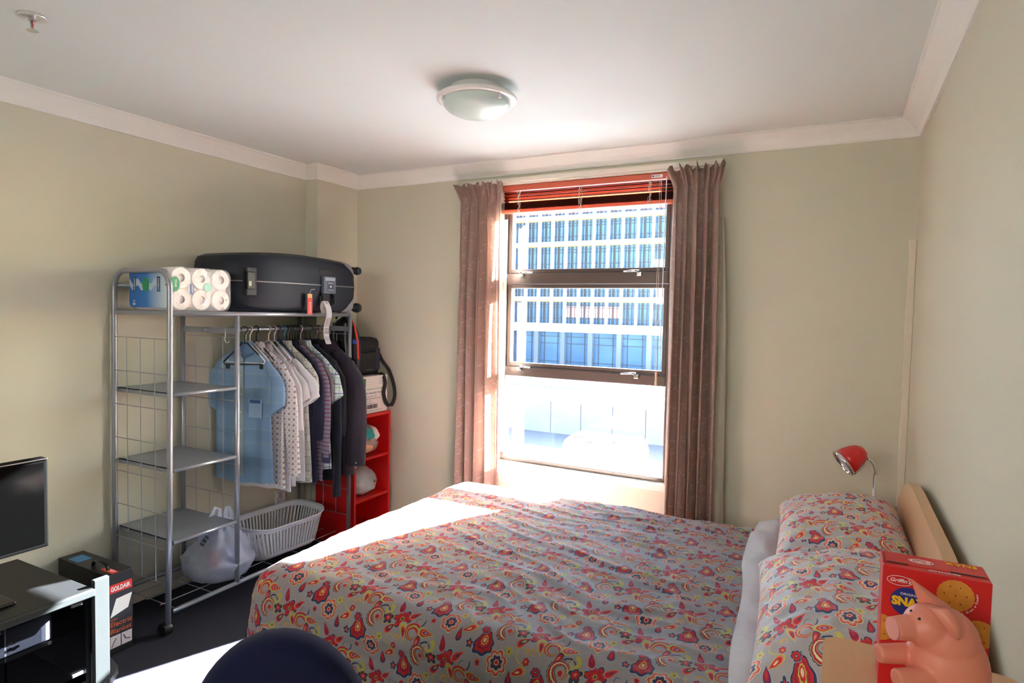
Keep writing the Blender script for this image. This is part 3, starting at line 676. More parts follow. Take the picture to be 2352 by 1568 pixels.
bm = bmesh.new(); loft(bm, [[(x*s, .08+y*s, z) for x, y in sup(.235, .22, 48, 3)] for z, s in ((.42, .9), (.425, 1), (.47, 1), (.485, .93))]); obj('seat', bm, NAVYC, oc, smooth=True, sharp=1.2)
obj('back_bracket', T([(.02, -.16, .60), (.02, -.15, .42), (.02, -.02, .405)], [.02, .02, .02], flat=.5), BLACKP, oc, smooth=True)
obj('gas_lift', T([(0, .08, .12), (0, .08, .42)], .024, n=14), BLACKP, oc, smooth=True)
for k in range(5):
    a = k*2*PI/5+.3; lg = obj('leg', T([(0, .08, .11), (.14*math.cos(a), .08+.14*math.sin(a), .10), (.27*math.cos(a), .08+.27*math.sin(a), .065)], [.024, .02, .014]), BLACKP, oc, smooth=True)
    bm = bmesh.new(); lathe(bm, [(.018, -.02), (.026, -.014), (.026, .014), (.018, .02)], 16, Matrix.Translation((.275*math.cos(a), .08+.275*math.sin(a), .0265)) @ Matrix.Rotation(a, 4, 'Z') @ Matrix.Rotation(PI/2, 4, 'X')); obj('caster', bm, BLACKP, lg, smooth=True, sharp=.7)

# ------------------------------------------------------------------ clothes rack
RX, RB = -2.640, -3.060
YN, YM, YE = 1.745, 2.100, 2.905
ZT = 1.462
rk = thing('clothes_rack', 'silver tubular clothes rack with three shelves and a hanging rail', 'clothes rack', (-2.85, 2.32, 0))
K = dict(parent=rk, world=True)
R1 = .0125
def leanx(z): return RX+.006
pts = [(RX, YN-.012, .055), (RX, YN, .6), (RX, YN+.006, 1.56)]
arc = [(RX-.085+.085*math.cos(a), YN+.006, 1.572+.085*math.sin(a)) for a in [k*PI/16 for k in range(1, 9)]]
arc2 = [(RB+.085-.085*math.sin(a), YN+.006, 1.572+.085*math.cos(a)) for a in [k*PI/16 for k in range(0, 8)]]
obj('end_frame', T(pts+arc+arc2+[(RB, YN+.006, 1.56), (RB, YN, .6), (RB, YN, .055)], R1, n=12), STEEL, smooth=True, **K)
for x, y, zt in ((RX, YM, ZT-.005), (RB, YM, ZT-.005), (RX, YE, ZT), (RB, YE, 1.56)):
    obj('post', T([(x, y, .11 if y == YM else .055), (x, y, zt)], R1 if x == RX else .0115, n=12), STEEL, smooth=True, **K)
for x, z in ((RX, ZT), (RB, ZT), (RB, 1.590), (RX, .105), (RB, .105)):
    obj('rail', T([(x, YN+.012, z), (x, YE+.01 if z < 1 else YE, z)], .0115, n=12), STEEL, smooth=True, **K)
for y in (YN, YM, YE):
    bx_ = B((RB, RX, y-.004, y+.004, 1.362, 1.392), bev=.001) if y != YN else B((RB, RX, y-.003, y+.003, ZT-.010, ZT+.008), bev=.001)
    obj('cross_bar', bx_, STEEL, **K)
obj('hanging_rail', T([(-2.85, YM-.03, 1.377), (-2.85, YE, 1.377)], .0115, n=14), STEEL, smooth=True, **K)
WIRE = mat('silver_wire', (176, 180, 188), .3, .6)
def panel(y, z0, z1, nz):
    bm = bmesh.new()
    for k in range(nz+1): z = z0+(z1-z0)*k/nz; tube(bm, [(RB, y, z), (RX, y, z)], .0022, n=5)
    for k in (1, 2, 3): x = RB+(RX-RB)*k/4; tube(bm, [(x, y, z0), (x, y, z1)], .0022, n=5)
    obj('wire_panel', bm, WIRE, **K)
panel(YN, .225, 1.345, 7); panel(YM, .225, 1.345, 7); panel(YE, .225, 1.345, 7)
for z in (1.102, .758, .428):
    sh = obj('shelf', B((RB+.008, RX+.004, YN+.014, YM-.012, z-.004, z), (RB+.008, RB+.012, YN+.014, YM-.012, z-.022, z), (RB+.008, RX+.004, YN+.014, YN+.017, z-.022, z)), SHEET, **K)
    obj('shelf_lip', T([(RX+.004, YN+.014, z-.007), (RX+.004, YM-.012, z-.007)], .0085, n=12), STEEL, sh, smooth=True, world=True)
def deck(name, z, y0, n_long, step):
    bm = bmesh.new()
    for k in range(1, n_long): x = RB+(RX-RB)*k/n_long; tube(bm, [(x, y0, z), (x, YE, z)], .0022, n=5)
    y = y0+.02
    while y < YE: tube(bm, [(RB, y, z-.004), (RX, y, z-.004)], .0022, n=5); y += step
    obj(name, bm, WIRE, **K)
deck('bottom_wire_deck', .105, YN+.02, 4, .19); deck('top_wire_deck', ZT+.006, YN+.02, 6, .19)
for x in (RX, RB):
    for y in (YN-.012, YE):
        bm = bmesh.new(); lathe(bm, [(.012, -.024), (.028, -.018), (.031, 0), (.028, .018), (.012, .024)], 22, Matrix.Translation((x-.012, y-.004, .0315)) @ Matrix.Rotation(PI/2, 4, 'X')); obj('caster', bm, BLACKP, smooth=True, sharp=.9, **K)
        obj('caster_stem', T([(x, y, .02), (x, y, .062)], .006), BLACKP, **K)
for y in (YN, YM, YE):
    for z in (1.462, 1.59):
        if y == YM and z > 1.5: continue
        bm = bmesh.new(); bmesh.ops.create_uvsphere(bm, u_segments=8, v_segments=6, radius=.004, matrix=Matrix.Translation((RX+.002, y-.0125, z))); obj('rivet', bm, mat('brass', (150, 120, 70), .4, .6), **K)
hk = [(-2.715, YM-.006, 1.392), (-2.715, YM-.010, 1.34)]+[(-2.697-.018*math.cos(a), YM-.012, 1.335-.018*math.sin(a)) for a in [k*PI/8 for k in range(0, 8)]]
tag(obj('s_hook', T(hk, .0018, n=6), WHITEP, smooth=True), 'thin white wire hook on the bar at the left end of the hanging rail', 'hook')

# ------------------------------------------------------------------ hangers and clothes
RZ = 1.377
def hanger(name, label, y, m, rz=0, x=-2.85, drop=.080, hw=.125, grp=None, bar=True, clips=False):
    h = thing(name, label, 'hanger', (x, y, RZ), rz, grp or 'hangers on the clothes rail')
    r = .016
    hp = [(.0-r*math.cos(a)*1.0, 0, r*math.sin(a)) for a in [(-.15+k*.28) for k in range(13)]]
    hp = [(r*1.05*math.cos(PI*(1-.12*k)), 0, .0+r*1.05*math.sin(PI*(1-.12*k))) for k in range(-1, 9)]
    hp += [(.012, 0, -.012), (0, 0, -.030), (0, 0, -drop+.012)]
    obj('hook', T(hp, .0030, n=8), m, h, smooth=True)
    bm = bmesh.new(); z0 = -drop; z1 = -drop-.088
    tube(bm, [(-hw, 0, z1), (-hw*.5, 0, z0-.032), (-.012, 0, z0+.012), (.012, 0, z0+.012), (hw*.5, 0, z0-.032), (hw, 0, z1)], .0042, n=8)
    if bar: tube(bm, [(-hw, 0, z1), (-hw+.006, 0, z1-.014), (hw-.006, 0, z1-.014), (hw, 0, z1)], .0036, n=8)
    obj('shoulders', bm, m, h, smooth=True)
    if clips:
        for cx in (-hw*.8, hw*.8): obj('clip', B((cx-.010, cx+.010, -.008, .008, z1-.040, z1-.008), bev=.002), m, h)
    return h
HW = mat('white_hanger', (232, 226, 222), .4); HBK = mat('black_hanger', (22, 22, 24), .35); HNV = mat('navy_hanger', (24, 44, 92), .35); HBL = mat('turquoise_hanger', (22, 140, 176), .35)
CH = mat('clothes_hanger_metal', (150, 150, 156), .25, .9)

def shirt(name, label, y, m, cat='shirt', x=-2.872, zt=1.285, hem=.53, hw=.205, t=.013, sl=.0, sleeve=.22, rz=.18, sw=.075, seed=0, collar=True, cuff=None, pocket=None, extra=None, parts=(), sag=0, neck=.055, slv_out=.035, hemmat=None):
    """garment hung across the rail: body, two sleeves, collar; local x = width, -y = front"""
    rt = thing(name, label, cat, (x, y, zt), rz, {'shirt': 'shirts on the rail', 't-shirt': 't-shirts on the rail', 'jacket': 'jackets on the rail'}.get(cat))
    Lb = zt-hem; rr = random.Random(seed); f1, f2, p1, p2 = rr.uniform(2, 3), rr.uniform(4, 6), rr.uniform(0, 6), rr.uniform(0, 6)
    NS = 40
    def prof(s):   # half width at depth s below the collar
        if s < .012: return neck
        if s < .105: return neck+(hw-neck)*((s-.012)/.093)**.8
        if s < .20: return hw-.018*((s-.105)/.095)
        return hw-.018+.022*((s-.20)/max(.1, Lb-.20))
    def body():
        nv = 30
        def fn(u, v):
            s = Lb*(v**1.0); s = .0+Lb*v; a = 2*PI*u; w_ = prof(s); cx = math.cos(a); sy = math.sin(a)
            tt = t*(.55+.9*min(1, s/.25))
            X = math.copysign(abs(cx)**.75, cx)*w_; Y = math.copysign(abs(sy)**.8, sy)*tt
            k = min(1, s/.35)
            Y += k*.011*math.sin(X*2*PI*f1/.4+p1+s*2)+k*.005*math.sin(X*2*PI*f2/.4+p2-s*3)
            Z = -s-(.02*math.sin(X*9+p2) if s > Lb*.9 else 0)*(s-Lb*.9)/(Lb*.1+1e-6)*.4
            if s < .03: Z += .018*(1-abs(cx))*0
            return (X+sag*s, Y, Z), (X if sy < 0 else .6-X, Z)
        bm = grid(NS, nv, fn); bmesh.ops.remove_doubles(bm, verts=bm.verts, dist=1e-5); return bm
    obj('body', body(), m, rt, smooth=True)
    def slv(sd):
        def fn(u, v):
            a = 2*PI*u; s = v*sleeve
            sx = sd*(hw-.045+.035*min(1, s/.10)+slv_out*v+ .012*math.sin(v*3))
            wx = .050+(sw-.050)*min(1, s/.12); wx *= (1-.28*max(0, (v-.35))/.65) if sleeve > .35 else 1
            ty = t*(.9+.5*v)
            X = sx+wx*math.cos(a)*.62; Y = ty*math.sin(a)+.006*math.sin(X*60+v*6+seed)*v-.010*v+.012*v*v
            Z = -.058-s*.97-.045*abs(math.cos(a) > 0)*0-.035*(sd*math.cos(a)+1)*.5*(1-v)*1.2+ (.035*sd*math.cos(a)*v if sleeve < .35 else 0)*1.0
            return (X+sag*(s+.05), Y, Z), (X+.3, Z)
        bm = grid(20, 14, fn); bmesh.ops.remove_doubles(bm, verts=bm.verts, dist=1e-5)
        tp = [v_ for v_ in bm.verts if v_.is_boundary and v_.co.z > -.16]
        return bm
    if sleeve: 
        for sd in (-1, 1):
            s_o = obj('sleeve', slv(sd), m, rt, smooth=True)
            if cuff:
                X = sd*(hw+slv_out-.003)+sag*sleeve; Z = -.058-sleeve*.97
                bm = bmesh.new(); loft(bm, [[(X+x_*q, y_*q+.002, Z+z_) for x_, y_ in ell(sw*.42, t*1.3, 16)] for z_, q in ((.02, 1.05), (-.035, .95))]); obj('cuff', bm, cuff, s_o, smooth=True, sharp=.8)
    if collar:
        bm = bmesh.new()
        def cf(u, v):
            a = PI*1.5+(u-.5)*2*PI*.93; rx, ry = neck*.98, t*1.4+.010
            spread = 1+.30*v+.55*v*abs(2*u-1)**4
            zz = .026*(1-v)-.030*v*(1+1.1*abs(2*u-1)**3)
            return (rx*math.cos(a+PI)*spread*.95, ry*math.sin(a+PI)*spread*.9-.006, zz), (u*.3, v*.05)
        bm = grid(24, 4, cf); bmesh.ops.solidify(bm, geom=bm.faces[:], thickness=.0015); obj('collar', bm, m, rt, smooth=True)
        for k in range(5):
            bm = bmesh.new(); lathe(bm, [(.0045, 0), (.0045, .002)], 10, Matrix.Translation((sag*.1*k, -t*1.35-.014-.004*0, -.06-.10*k)) @ Matrix.Rotation(PI/2, 4, 'X'))
            obj('button', bm, WHITEP if name != 'jacket' else BLACKP, rt)
        obj('placket', B((-.012, .012, -t*1.25-.011, -t*1.25-.0085, -Lb+.03, -.03), bev=.001), m, rt)
    if pocket:
        obj('pocket', B((.050, .132, -t*1.25-.014, -t*1.25-.0095, -.385, -.285), bev=.002), mat('pocket_cotton', (152, 186, 218), .85), rt)
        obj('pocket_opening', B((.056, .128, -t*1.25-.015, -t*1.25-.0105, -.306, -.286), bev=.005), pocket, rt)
    return rt
def cloth(name, c, fn=None, **k): return mat(name, c, rough=k.pop('rough', .85), spec=.2, sheen=.2, bump=.0008, bscale=500, fn=fn, trans=k.pop('trans', .12), **k)
def lines(base_c, specs):
    """specs: (axis, period, width, colour[, offset]) stripes on the UV map in metres"""
    def fn(g, tc):
        x, y, _ = g.xyz(tc.outputs['UV']); c = lin(base_c); col = g.mix(g.noise(tc.outputs['UV'], 30, 2)[0], tuple(q*.96 for q in c), tuple(q*1.04 for q in c))
        for sp in specs:
            axs, per, wd, cc = sp[:4]; of = sp[4] if len(sp) > 4 else 0
            f = g.m('LESS_THAN', g.m('ABSOLUTE', g.m('WRAP', g.m('ADD', x if axs == 'x' else y, of), per/2, -per/2)), wd/2)
            col = g.mix(g.m('MULTIPLY', f, sp[5] if len(sp) > 5 else .9), col, lin(cc))
        return col
    return fn
BLUE = cloth('pale_blue_cotton', (150, 186, 220), fn=lines((146, 182, 216), [('y', .075, .003, (196, 206, 190), 0, .5), ('y', .15, .05, (126, 164, 204), .03, .35), ('x', .12, .002, (190, 205, 205), 0, .3)]), trans=.2)
def pyj(g, tc):
    uv = tc.outputs['UV']; c = lin((236, 230, 230)); p = 0.030
    a = g.v('WRAP', uv, (p/2, p/2, 1), (-p/2, -p/2, -1)); b = g.v('WRAP', g.v('ADD', uv, (p/2, p/2, 0)), (p/2, p/2, 1), (-p/2, -p/2, -1))
    x, y, _ = g.xyz(a); d = g.m('DIVIDE', g.m('ADD', g.m('ABSOLUTE', x), g.m('ABSOLUTE', y)), .0088)
    r = g.ramp(d, [(0, (*lin((196, 150, 110)), 1)), (.35, (*lin((236, 226, 220)), 1)), (.5, (*lin((120, 76, 84)), 1)), (.82, (*lin((190, 160, 150)), 1)), (.95, (1, 1, 1, 0))], 'CONSTANT')
    col = g.mix(r[1], c, r[0]); x, y, _ = g.xyz(b)
    f = g.m('MULTIPLY', g.m('LESS_THAN', g.m('ABSOLUTE', g.m('SUBTRACT', g.m('ABSOLUTE', x), g.m('ABSOLUTE', y))), .0009), g.m('LESS_THAN', g.v('LENGTH', b), .0046))
    return g.mix(g.m('MULTIPLY', f, .8), col, lin((120, 96, 110)))
PYJ = cloth('pyjama_print', (236, 230, 230), fn=pyj)
WHT = cloth('white_cotton', (240, 240, 244), trans=.22); WHT2 = cloth('off_white_cotton', (232, 230, 230), trans=.22)
def news(g, tc):
    uv = tc.outputs['UV']; b = g.node('ShaderNodeTexBrick'); g.put(b.inputs['Vector'], uv); b.offset = .37; b.squash = .6; b.squash_frequency = 3
    for k_, v_ in (('Scale', 9.0), ('Mortar Size', .008), ('Brick Width', .55), ('Row Height', .38), ('Bias', 0.0)): b.inputs[k_].default_value = v_
    g.put(b.inputs['Color1'], lin((232, 232, 220))); g.put(b.inputs['Color2'], lin((196, 200, 190))); g.put(b.inputs['Mortar'], lin((110, 112, 112)))
    n = g.noise(g.v('MULTIPLY', uv, (60, 160, 1)), 1, 3)[0]
    return g.mix(g.m('MULTIPLY', g.m('GREATER_THAN', n, .62), .6), b.outputs[0], lin((70, 76, 84)))
NEWS = cloth('printed_cotton', (230, 230, 220), fn=news)
DNV = cloth('dark_navy_cotton', (38, 40, 62), trans=0)
KNIT = cloth('striped_knit', (110, 108, 130), fn=lines((122, 120, 142), [('y', .0060, .0018, (70, 66, 92), 0, .7), ('x', .0065, .0018, (190, 186, 200), 0, .5), ('y', .024, .0045, (128, 24, 50), 0, 1)]), trans=0)
KCUF = cloth('slate_rib', (62, 62, 96), trans=0)
SPOT = cloth('grey_spotted_cotton', (120, 116, 116), fn=lines((104, 100, 104), [('x', .008, .003, (200, 196, 190), 0, .8), ('y', .008, .005, (96, 92, 96), 0, .8)]), trans=0)
PLAID = cloth('white_green_plaid', (226, 238, 238), fn=lines((228, 238, 240), [('y', .055, .006, (86, 84, 168), 0, .8), ('x', .05, .004, (92, 96, 170), 0, .8), ('y', .055, .010, (170, 220, 190), .02, .7), ('x', .05, .008, (150, 210, 190), .02, .6)]))
BLK = cloth('black_wool', (24, 25, 30), trans=0); PLUM = cloth('plum_black_nylon', (46, 40, 52), trans=0, rough=.5); NVJ = cloth('midnight_jersey', (30, 34, 46), trans=0)

hanger('clothes_hanger', 'white plastic hanger carrying the pale blue shirt', 2.322, HW, .18, grp=None)
hanger('clothes_hanger', 'second white plastic hanger tucked inside the pale blue shirt', 2.350, HW, .16)
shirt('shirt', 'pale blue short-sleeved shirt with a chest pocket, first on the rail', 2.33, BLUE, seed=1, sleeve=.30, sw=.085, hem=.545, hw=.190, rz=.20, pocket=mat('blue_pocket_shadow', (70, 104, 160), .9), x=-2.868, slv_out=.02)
# black clip hanger hanging in front of the blue shirt
hanger('clip_hanger', 'empty black clip hanger hanging in front of the pale blue shirt', 2.288, HBK, .75, x=-2.815, drop=.085, hw=.105, clips=True)
hanger('clothes_hanger', 'black hanger with a broad shoulder carrying the spotted pyjama top', 2.392, HBK, .12)
shirt('pyjama_top', 'white long-sleeved pyjama top printed with small brown diamonds', 2.400, PYJ, 'pyjama top', seed=2, sleeve=.66, sw=.085, hem=.52, hw=.21, rz=.10, x=-2.855, slv_out=.06)
hanger('clothes_hanger', 'white hanger just right of the spotted pyjama top', 2.476, HW, .08)
shirt('shirt', 'white long shirt right behind the spotted pyjama top', 2.470, WHT, seed=3, sleeve=.40, hem=.47, rz=.06, hw=.205, zt=1.27, slv_out=.05)
hanger('clothes_hanger', 'pale lilac-white hanger, second to the right of the pyjama top', 2.516, mat('lilac_hanger', (220, 214, 226), .4), .06)
shirt('t_shirt', 'off-white t-shirt between the white long shirt and the navy hanger', 2.510, WHT2, 't-shirt', seed=4, sleeve=.24, sw=.085, hem=.50, rz=.05, collar=False, hw=.20, zt=1.255, slv_out=.045)
hanger('clothes_hanger', 'navy blue hanger left of the turquoise one', 2.546, HNV, .05)
shirt('t_shirt', 'bright white t-shirt on the navy hanger, its sleeve pushed forward', 2.548, WHT, 't-shirt', seed=5, sleeve=.25, sw=.095, hem=.52, rz=.04, collar=False, hw=.21, zt=1.275, slv_out=.07)
hanger('clothes_hanger', 'turquoise hanger near the middle of the rail', 2.585, HBL, .04)
shirt('shirt', 'cream shirt printed with grey newspaper boxes, on the turquoise hanger', 2.588, NEWS, seed=6, sleeve=.24, hem=.50, rz=.03, hw=.205, slv_out=.01, x=-2.845)
lab_b = ['first black hanger right of the turquoise one', 'second black hanger right of the turquoise one', 'middle one of the five close black hangers', 'fourth of the five close black hangers', 'last black hanger before the single cream one']
for yy, lb in zip((2.606, 2.628, 2.648, 2.668, 2.690), lab_b): hanger('clothes_hanger', lb, yy, HBK, .04, bar=False)
shirt('shirt', 'dark navy shirt between the newspaper print and the striped knit', 2.625, DNV, seed=7, sleeve=.50, hem=.50, rz=.03, hw=.205, slv_out=.01, x=-2.838, t=.011)
shirt('jumper', 'grey knitted jumper with fine maroon stripes and slate cuffs', 2.650, KNIT, 'jumper', seed=8, sleeve=.60, hem=.50, rz=.03, hw=.215, slv_out=.03, x=-2.830, t=.012, collar=False, cuff=KCUF)
shirt('shirt', 'grey speckled shirt pressed between striped knit and plaid shirt', 2.676, SPOT, seed=9, sleeve=.30, hem=.56, rz=.02, hw=.20, x=-2.822, t=.009)
hanger('clothes_hanger', 'cream hanger, the last pale one on the right', 2.712, HW, .03)
shirt('shirt', 'white short-sleeved shirt with mint and violet plaid lines', 2.705, PLAID, seed=10, sleeve=.27, hem=.56, rz=.02, hw=.205, slv_out=.045, x=-2.812, t=.012, sw=.085)
shirt('jersey', 'midnight blue long-sleeved jersey whose sleeves hang lowest', 2.742, NVJ, 'jersey', seed=11, sleeve=.86, hem=.52, rz=.02, hw=.20, sw=.058, x=-2.80, t=.016, collar=False, slv_out=.02)
hanger('clothes_hanger', 'black hanger carrying the black jacket', 2.780, HBK, .02, x=-2.84)
shirt('jacket', 'black wool jacket left of the plum nylon one', 2.786, BLK, 'jacket', seed=12, sleeve=.50, hem=.48, rz=.02, hw=.19, x=-2.825, t=.026, sw=.095, neck=.06, slv_out=.02)
hanger('clothes_hanger', 'chrome-hooked hanger at the right end carrying the plum jacket', 2.846, CH, .0, x=-2.84)
pj = shirt('jacket', 'plum-black padded nylon jacket at the right end of the rail', 2.852, PLUM, 'jacket', seed=13, sleeve=.68, hem=.50, rz=.10, hw=.200, x=-2.775, t=.036, sw=.120, neck=.07, zt=1.28, slv_out=.035)
for z in (-.700, -.728):
    bm = bmesh.new(); bmesh.ops.create_uvsphere(bm, u_segments=10, v_segments=8, radius=.006, matrix=Matrix.Translation((.250, -.040, z))); obj('cuff_button', bm, CHROME, pj, smooth=True)

# backpack hung outside the far frame
bp = thing('backpack', 'black backpack with grey straps and a red edge hanging past the rail end', 'backpack', (-2.74, 2.965, 1.05))
BPM = mat('black_pack_nylon', (26, 26, 28), .6, bump=.002, bscale=60)
def blob(rx, ry, h, seed, n=28, m_=18, p=2.4, amp=.012, fr=9, top=.6):
    rings = []
    for k in range(m_+1):
        v = k/m_; s = max(.02, (1-abs(2*v-1)**3.2))**.5; s *= 1-(1-top)*v*v
        rings.append([Vector((x*s*(1+amp*8*fbm(x*fr, y*fr+seed, v*3)), y*s*(1+amp*8*fbm(y*fr, seed+x*fr, v*4)), h*v+amp*fbm(x*fr, y*fr, seed+v*5))) for x, y in sup(rx, ry, n, p)])
    bm = bmesh.new(); loft(bm, rings); return bm
obj('main_pouch', blob(.135, .040, .40, 2, top=.75), BPM, bp, smooth=True)
for x in (-.05, .045): obj('shoulder_strap', T([(x, -.040, .36), (x+.012, -.050, .25), (x+.03, -.048, .10)], .011, n=8, flat=.35), mat('grey_webbing', (120, 118, 118), .8), bp, smooth=True)
obj('top_handle', T([(-.05, -.02, .385), (-.03, -.02, .425), (.02, -.02, .425), (.04, -.02, .385)], .007), BPM, bp, smooth=True)
obj('red_piping', T([(.07, -.020, .385), (.105, -.022, .34), (.128, -.022, .25), (.135, -.022, .14)], .006, n=8), REDINK, bp, smooth=True)
obj('blue_tab', B((.11, .135, -.046, -.040, .235, .26)), mat('blue_tab', (40, 80, 180), .6), bp)

# ------------------------------------------------------------------ suitcase on top of the rack
SHELL = mat('graphite_suitcase_shell', (20, 27, 40), .42, vary=.05, bump=.0006, bscale=700, spec=.35)
sc_ = thing('suitcase', 'large graphite hard-shell suitcase lying flat on top of the rack', 'suitcase', (-2.875, 2.535, 1.476), 0)
def ssup(hx, hy, n=96):
    P_ = []
    for k in range(n):
        t = 2*PI*k/n; p = 9 if math.sin(t) > 0 else 3.1
        P_.append((math.copysign(abs(math.cos(t))**(2/p), math.cos(t))*hx, math.copysign(abs(math.sin(t))**(2/p), math.sin(t))*hy))
    return P_
def half(z0, z1, zs, flip):
    rings = []
    for z, s in zs:
        rings.append([(x*s if True else x, y*(1-(1-s)*.6), z+.020*(1-(y/.43)**2)*(abs(z-.155)/.15) * (1 if z > .155 else -0)) for x, y in ssup(.262, .428)])
    bm = bmesh.new(); loft(bm, rings); return bm
obj('shell_lower', half(0, .15, ((.0, .86), (.012, .93), (.030, .968), (.10, .985), (.152, 1.0)), 0), SHELL, sc_, smooth=True, sharp=.55)
obj('shell_upper', half(.155, .3, ((.156, 1.0), (.21, .985), (.258, .962), (.282, .92), (.297, .80), (.300, .4)), 1), SHELL, sc_, smooth=True, sharp=.55)
bm = bmesh.new(); tube(bm, [(x*1.003, y*1.003, .154) for x, y in ssup(.262, .428)], .0035, n=6, closed=True); obj('seam_trim', bm, mat('seam_metal', (150, 150, 150), .3, .7), sc_, smooth=True)
LOCK = mat('lock_grey', (92, 100, 116), .35); GREYC = mat('corner_guard_grey', (186, 188, 192), .45)
lk = obj('lock', B((.256, .282, .105, .200, .108, .205), bev=.004), LOCK, sc_)
obj('lock_panel', B((.282, .2835, .132, .178, .118, .178), bev=.0005), mat('lock_panel', (58, 66, 84), .4), lk)
obj('lock_cap', B((.258, .2845, .115, .190, .180, .200), bev=.002), mat('lock_cap_silver', (156, 162, 176), .35), lk)
for k in range(3):
    bm = bmesh.new(); bmesh.ops.create_uvsphere(bm, u_segments=10, v_segments=6, radius=.0042, matrix=Matrix.Translation((.284, .141+.014*k, .127))); obj('dial', bm, WHITEP, lk, smooth=True)
bm = bmesh.new(); lathe(bm, [(.006, 0), (.006, .002)], 14, Matrix.Translation((.2835, .156, .148)) @ Matrix.Rotation(PI/2, 4, 'Y')); obj('keyhole', bm, WHITEP, lk)
text('lock_lettering', 'Samsonite', .010, WHITEINK, lk, (.2838, .136, .165), (0, 1, 0), (0, 0, 1), width=.038, world=False)
for yy in (-.345,):
    c_ = obj('clasp', B((.222, .246, yy-.038, yy+.012, .112, .200), bev=.004), BLACKP, sc_)
    obj('clasp_plate', B((.246, .2475, yy-.030, yy-.014, .128, .152)), mat('clasp_plate', (170, 172, 150), .5), c_)
    obj('clasp_well', B((.205, .236, yy-.034, yy+.030, .080, .225), bev=.006), mat('well_black', (12, 12, 14), .6), c_)
obj('side_handle', T([(.262, .10, .105), (.274, .10, .09), (.276, .10, .05), (.270, .115, .036), (.270, .175, .036), (.276, .19, .05), (.274, .19, .09), (.262, .19, .105)], .008, n=8), BLACKP, sc_, smooth=True)
obj('handle_well', B((.2530, .2600, .095, .195, .03, .245), bev=.004), mat('well_black', (12, 12, 14), .6), sc_)
ZL = [(.0, .86), (.012, .93), (.030, .968), (.10, .985), (.152, 1.0)]; ZU = [(.156, 1.0), (.21, .985), (.258, .962), (.282, .92), (.297, .80)]
def zs_(tab, z):
    for (a, sa), (b, sb_) in zip(tab, tab[1:]):
        if a <= z <= b: return sa+(sb_-sa)*(z-a)/(b-a)
    return tab[-1][1] if z > tab[-1][0] else tab[0][1]
for low in (1, 0):
    for xs in (1, -1):
        rings = []; nz = 12
        for q in range(nz+1):
            z = (.001+.112*q/nz) if low else (.205+.090*q/nz); sz = zs_(ZL if low else ZU, z)
            sp0 = 1-(q/nz)**2.2 if low else 1-(1-q/nz)**2.2          # the guard narrows towards the seam
            ring = []
            for k in range(19):
                t = math.radians(74-62*sp0*k/18) if k else math.radians(74)
                t = math.radians(80-(80-(60-46*sp0))*k/18)
                x = math.cos(t)**(2/9)*.262*sz; y = math.sin(t)**(2/9)*.428*(1-(1-sz)*.6); n_ = Vector((x, y*.6, 0)).normalized()*.0035
                zb = z+.020*(1-(y/.43)**2)*(abs(z-.155)/.15)*(0 if low else 1)
                ring.append((xs*(x+n_.x), y+n_.y, zb+(-.0015 if low else .0015)))
            rings.append(ring)
        bm = bmesh.new(); loft(bm, rings, False, False, closed=False); bmesh.ops.solidify(bm, geom=bm.faces[:], thickness=.002)
        obj('corner_guard', bm, GREYC, sc_, smooth=True, sharp=.9)
        wz = .030 if low else .258; wr0 = .030 if low else .025
        bm = bmesh.new(); lathe(bm, [(.010, -.024), (wr0-.004, -.020), (wr0, -.006), (wr0, .006), (wr0-.004, .020), (.010, .024)], 22, Matrix.Translation((xs*.215, .450, wz)) @ Matrix.Rotation(PI/2, 4, 'Y'))
        wh = obj('wheel', bm, mat('wheel_dark', (30, 36, 48), .2), sc_, smooth=True, sharp=.9)
        obj('wheel_mount', T([(xs*.215, .40, wz+.004), (xs*.215, .446, wz)], .019), BLACKP, wh, smooth=True)
obj('telescopic_handle', B((-.10, .10, -.452, -.424, .14, .17), bev=.006), mat('handle_grey', (120, 120, 122), .4), sc_)
# tags on the suitcase
tg = thing('luggage_tag', 'small red luggage tag with a gold top hanging on the suitcase lock', 'luggage tag', (-2.590, 2.530, 1.515), 0, 'tags on the suitcase')
obj('tag_card', B((-.001, .001, -.018, .018, -.052, .040), bev=.0006), REDINK, tg); obj('tag_head', B((-.0015, .0015, -.016, .016, .040, .062), bev=.0006), mat('gold_print', (220, 176, 110), .5), tg)
text('tag_lettering', 'FRAGILE', .011, WHITEINK, tg, (.0013, .006, -.045), (0, 0, 1), (0, -1, 0), width=.06, world=False)
obj('tag_string', T([(-.002, 0, .06), (-.012, .02, .085), (-.010, .045, .09)], .0012, n=5), WHITEP, tg)
wt = thing('airline_tag', 'long white airline baggage tag with barcodes looped on the suitcase handle', 'luggage tag', (-2.578, 2.640, 1.485), 0, 'tags on the suitcase')
def tagfn(u, v):
    z = .055-.245*v; y = .030*v+.012*math.sin(v*7)-.008; x = .010*math.sin(v*5)+.004
    return (x+.004*math.sin(u*3), y-.021+.042*u, z), (u*.042, v*.245)
bm = grid(4, 30, tagfn); bmesh.ops.solidify(bm, geom=bm.faces[:], thickness=.0006)
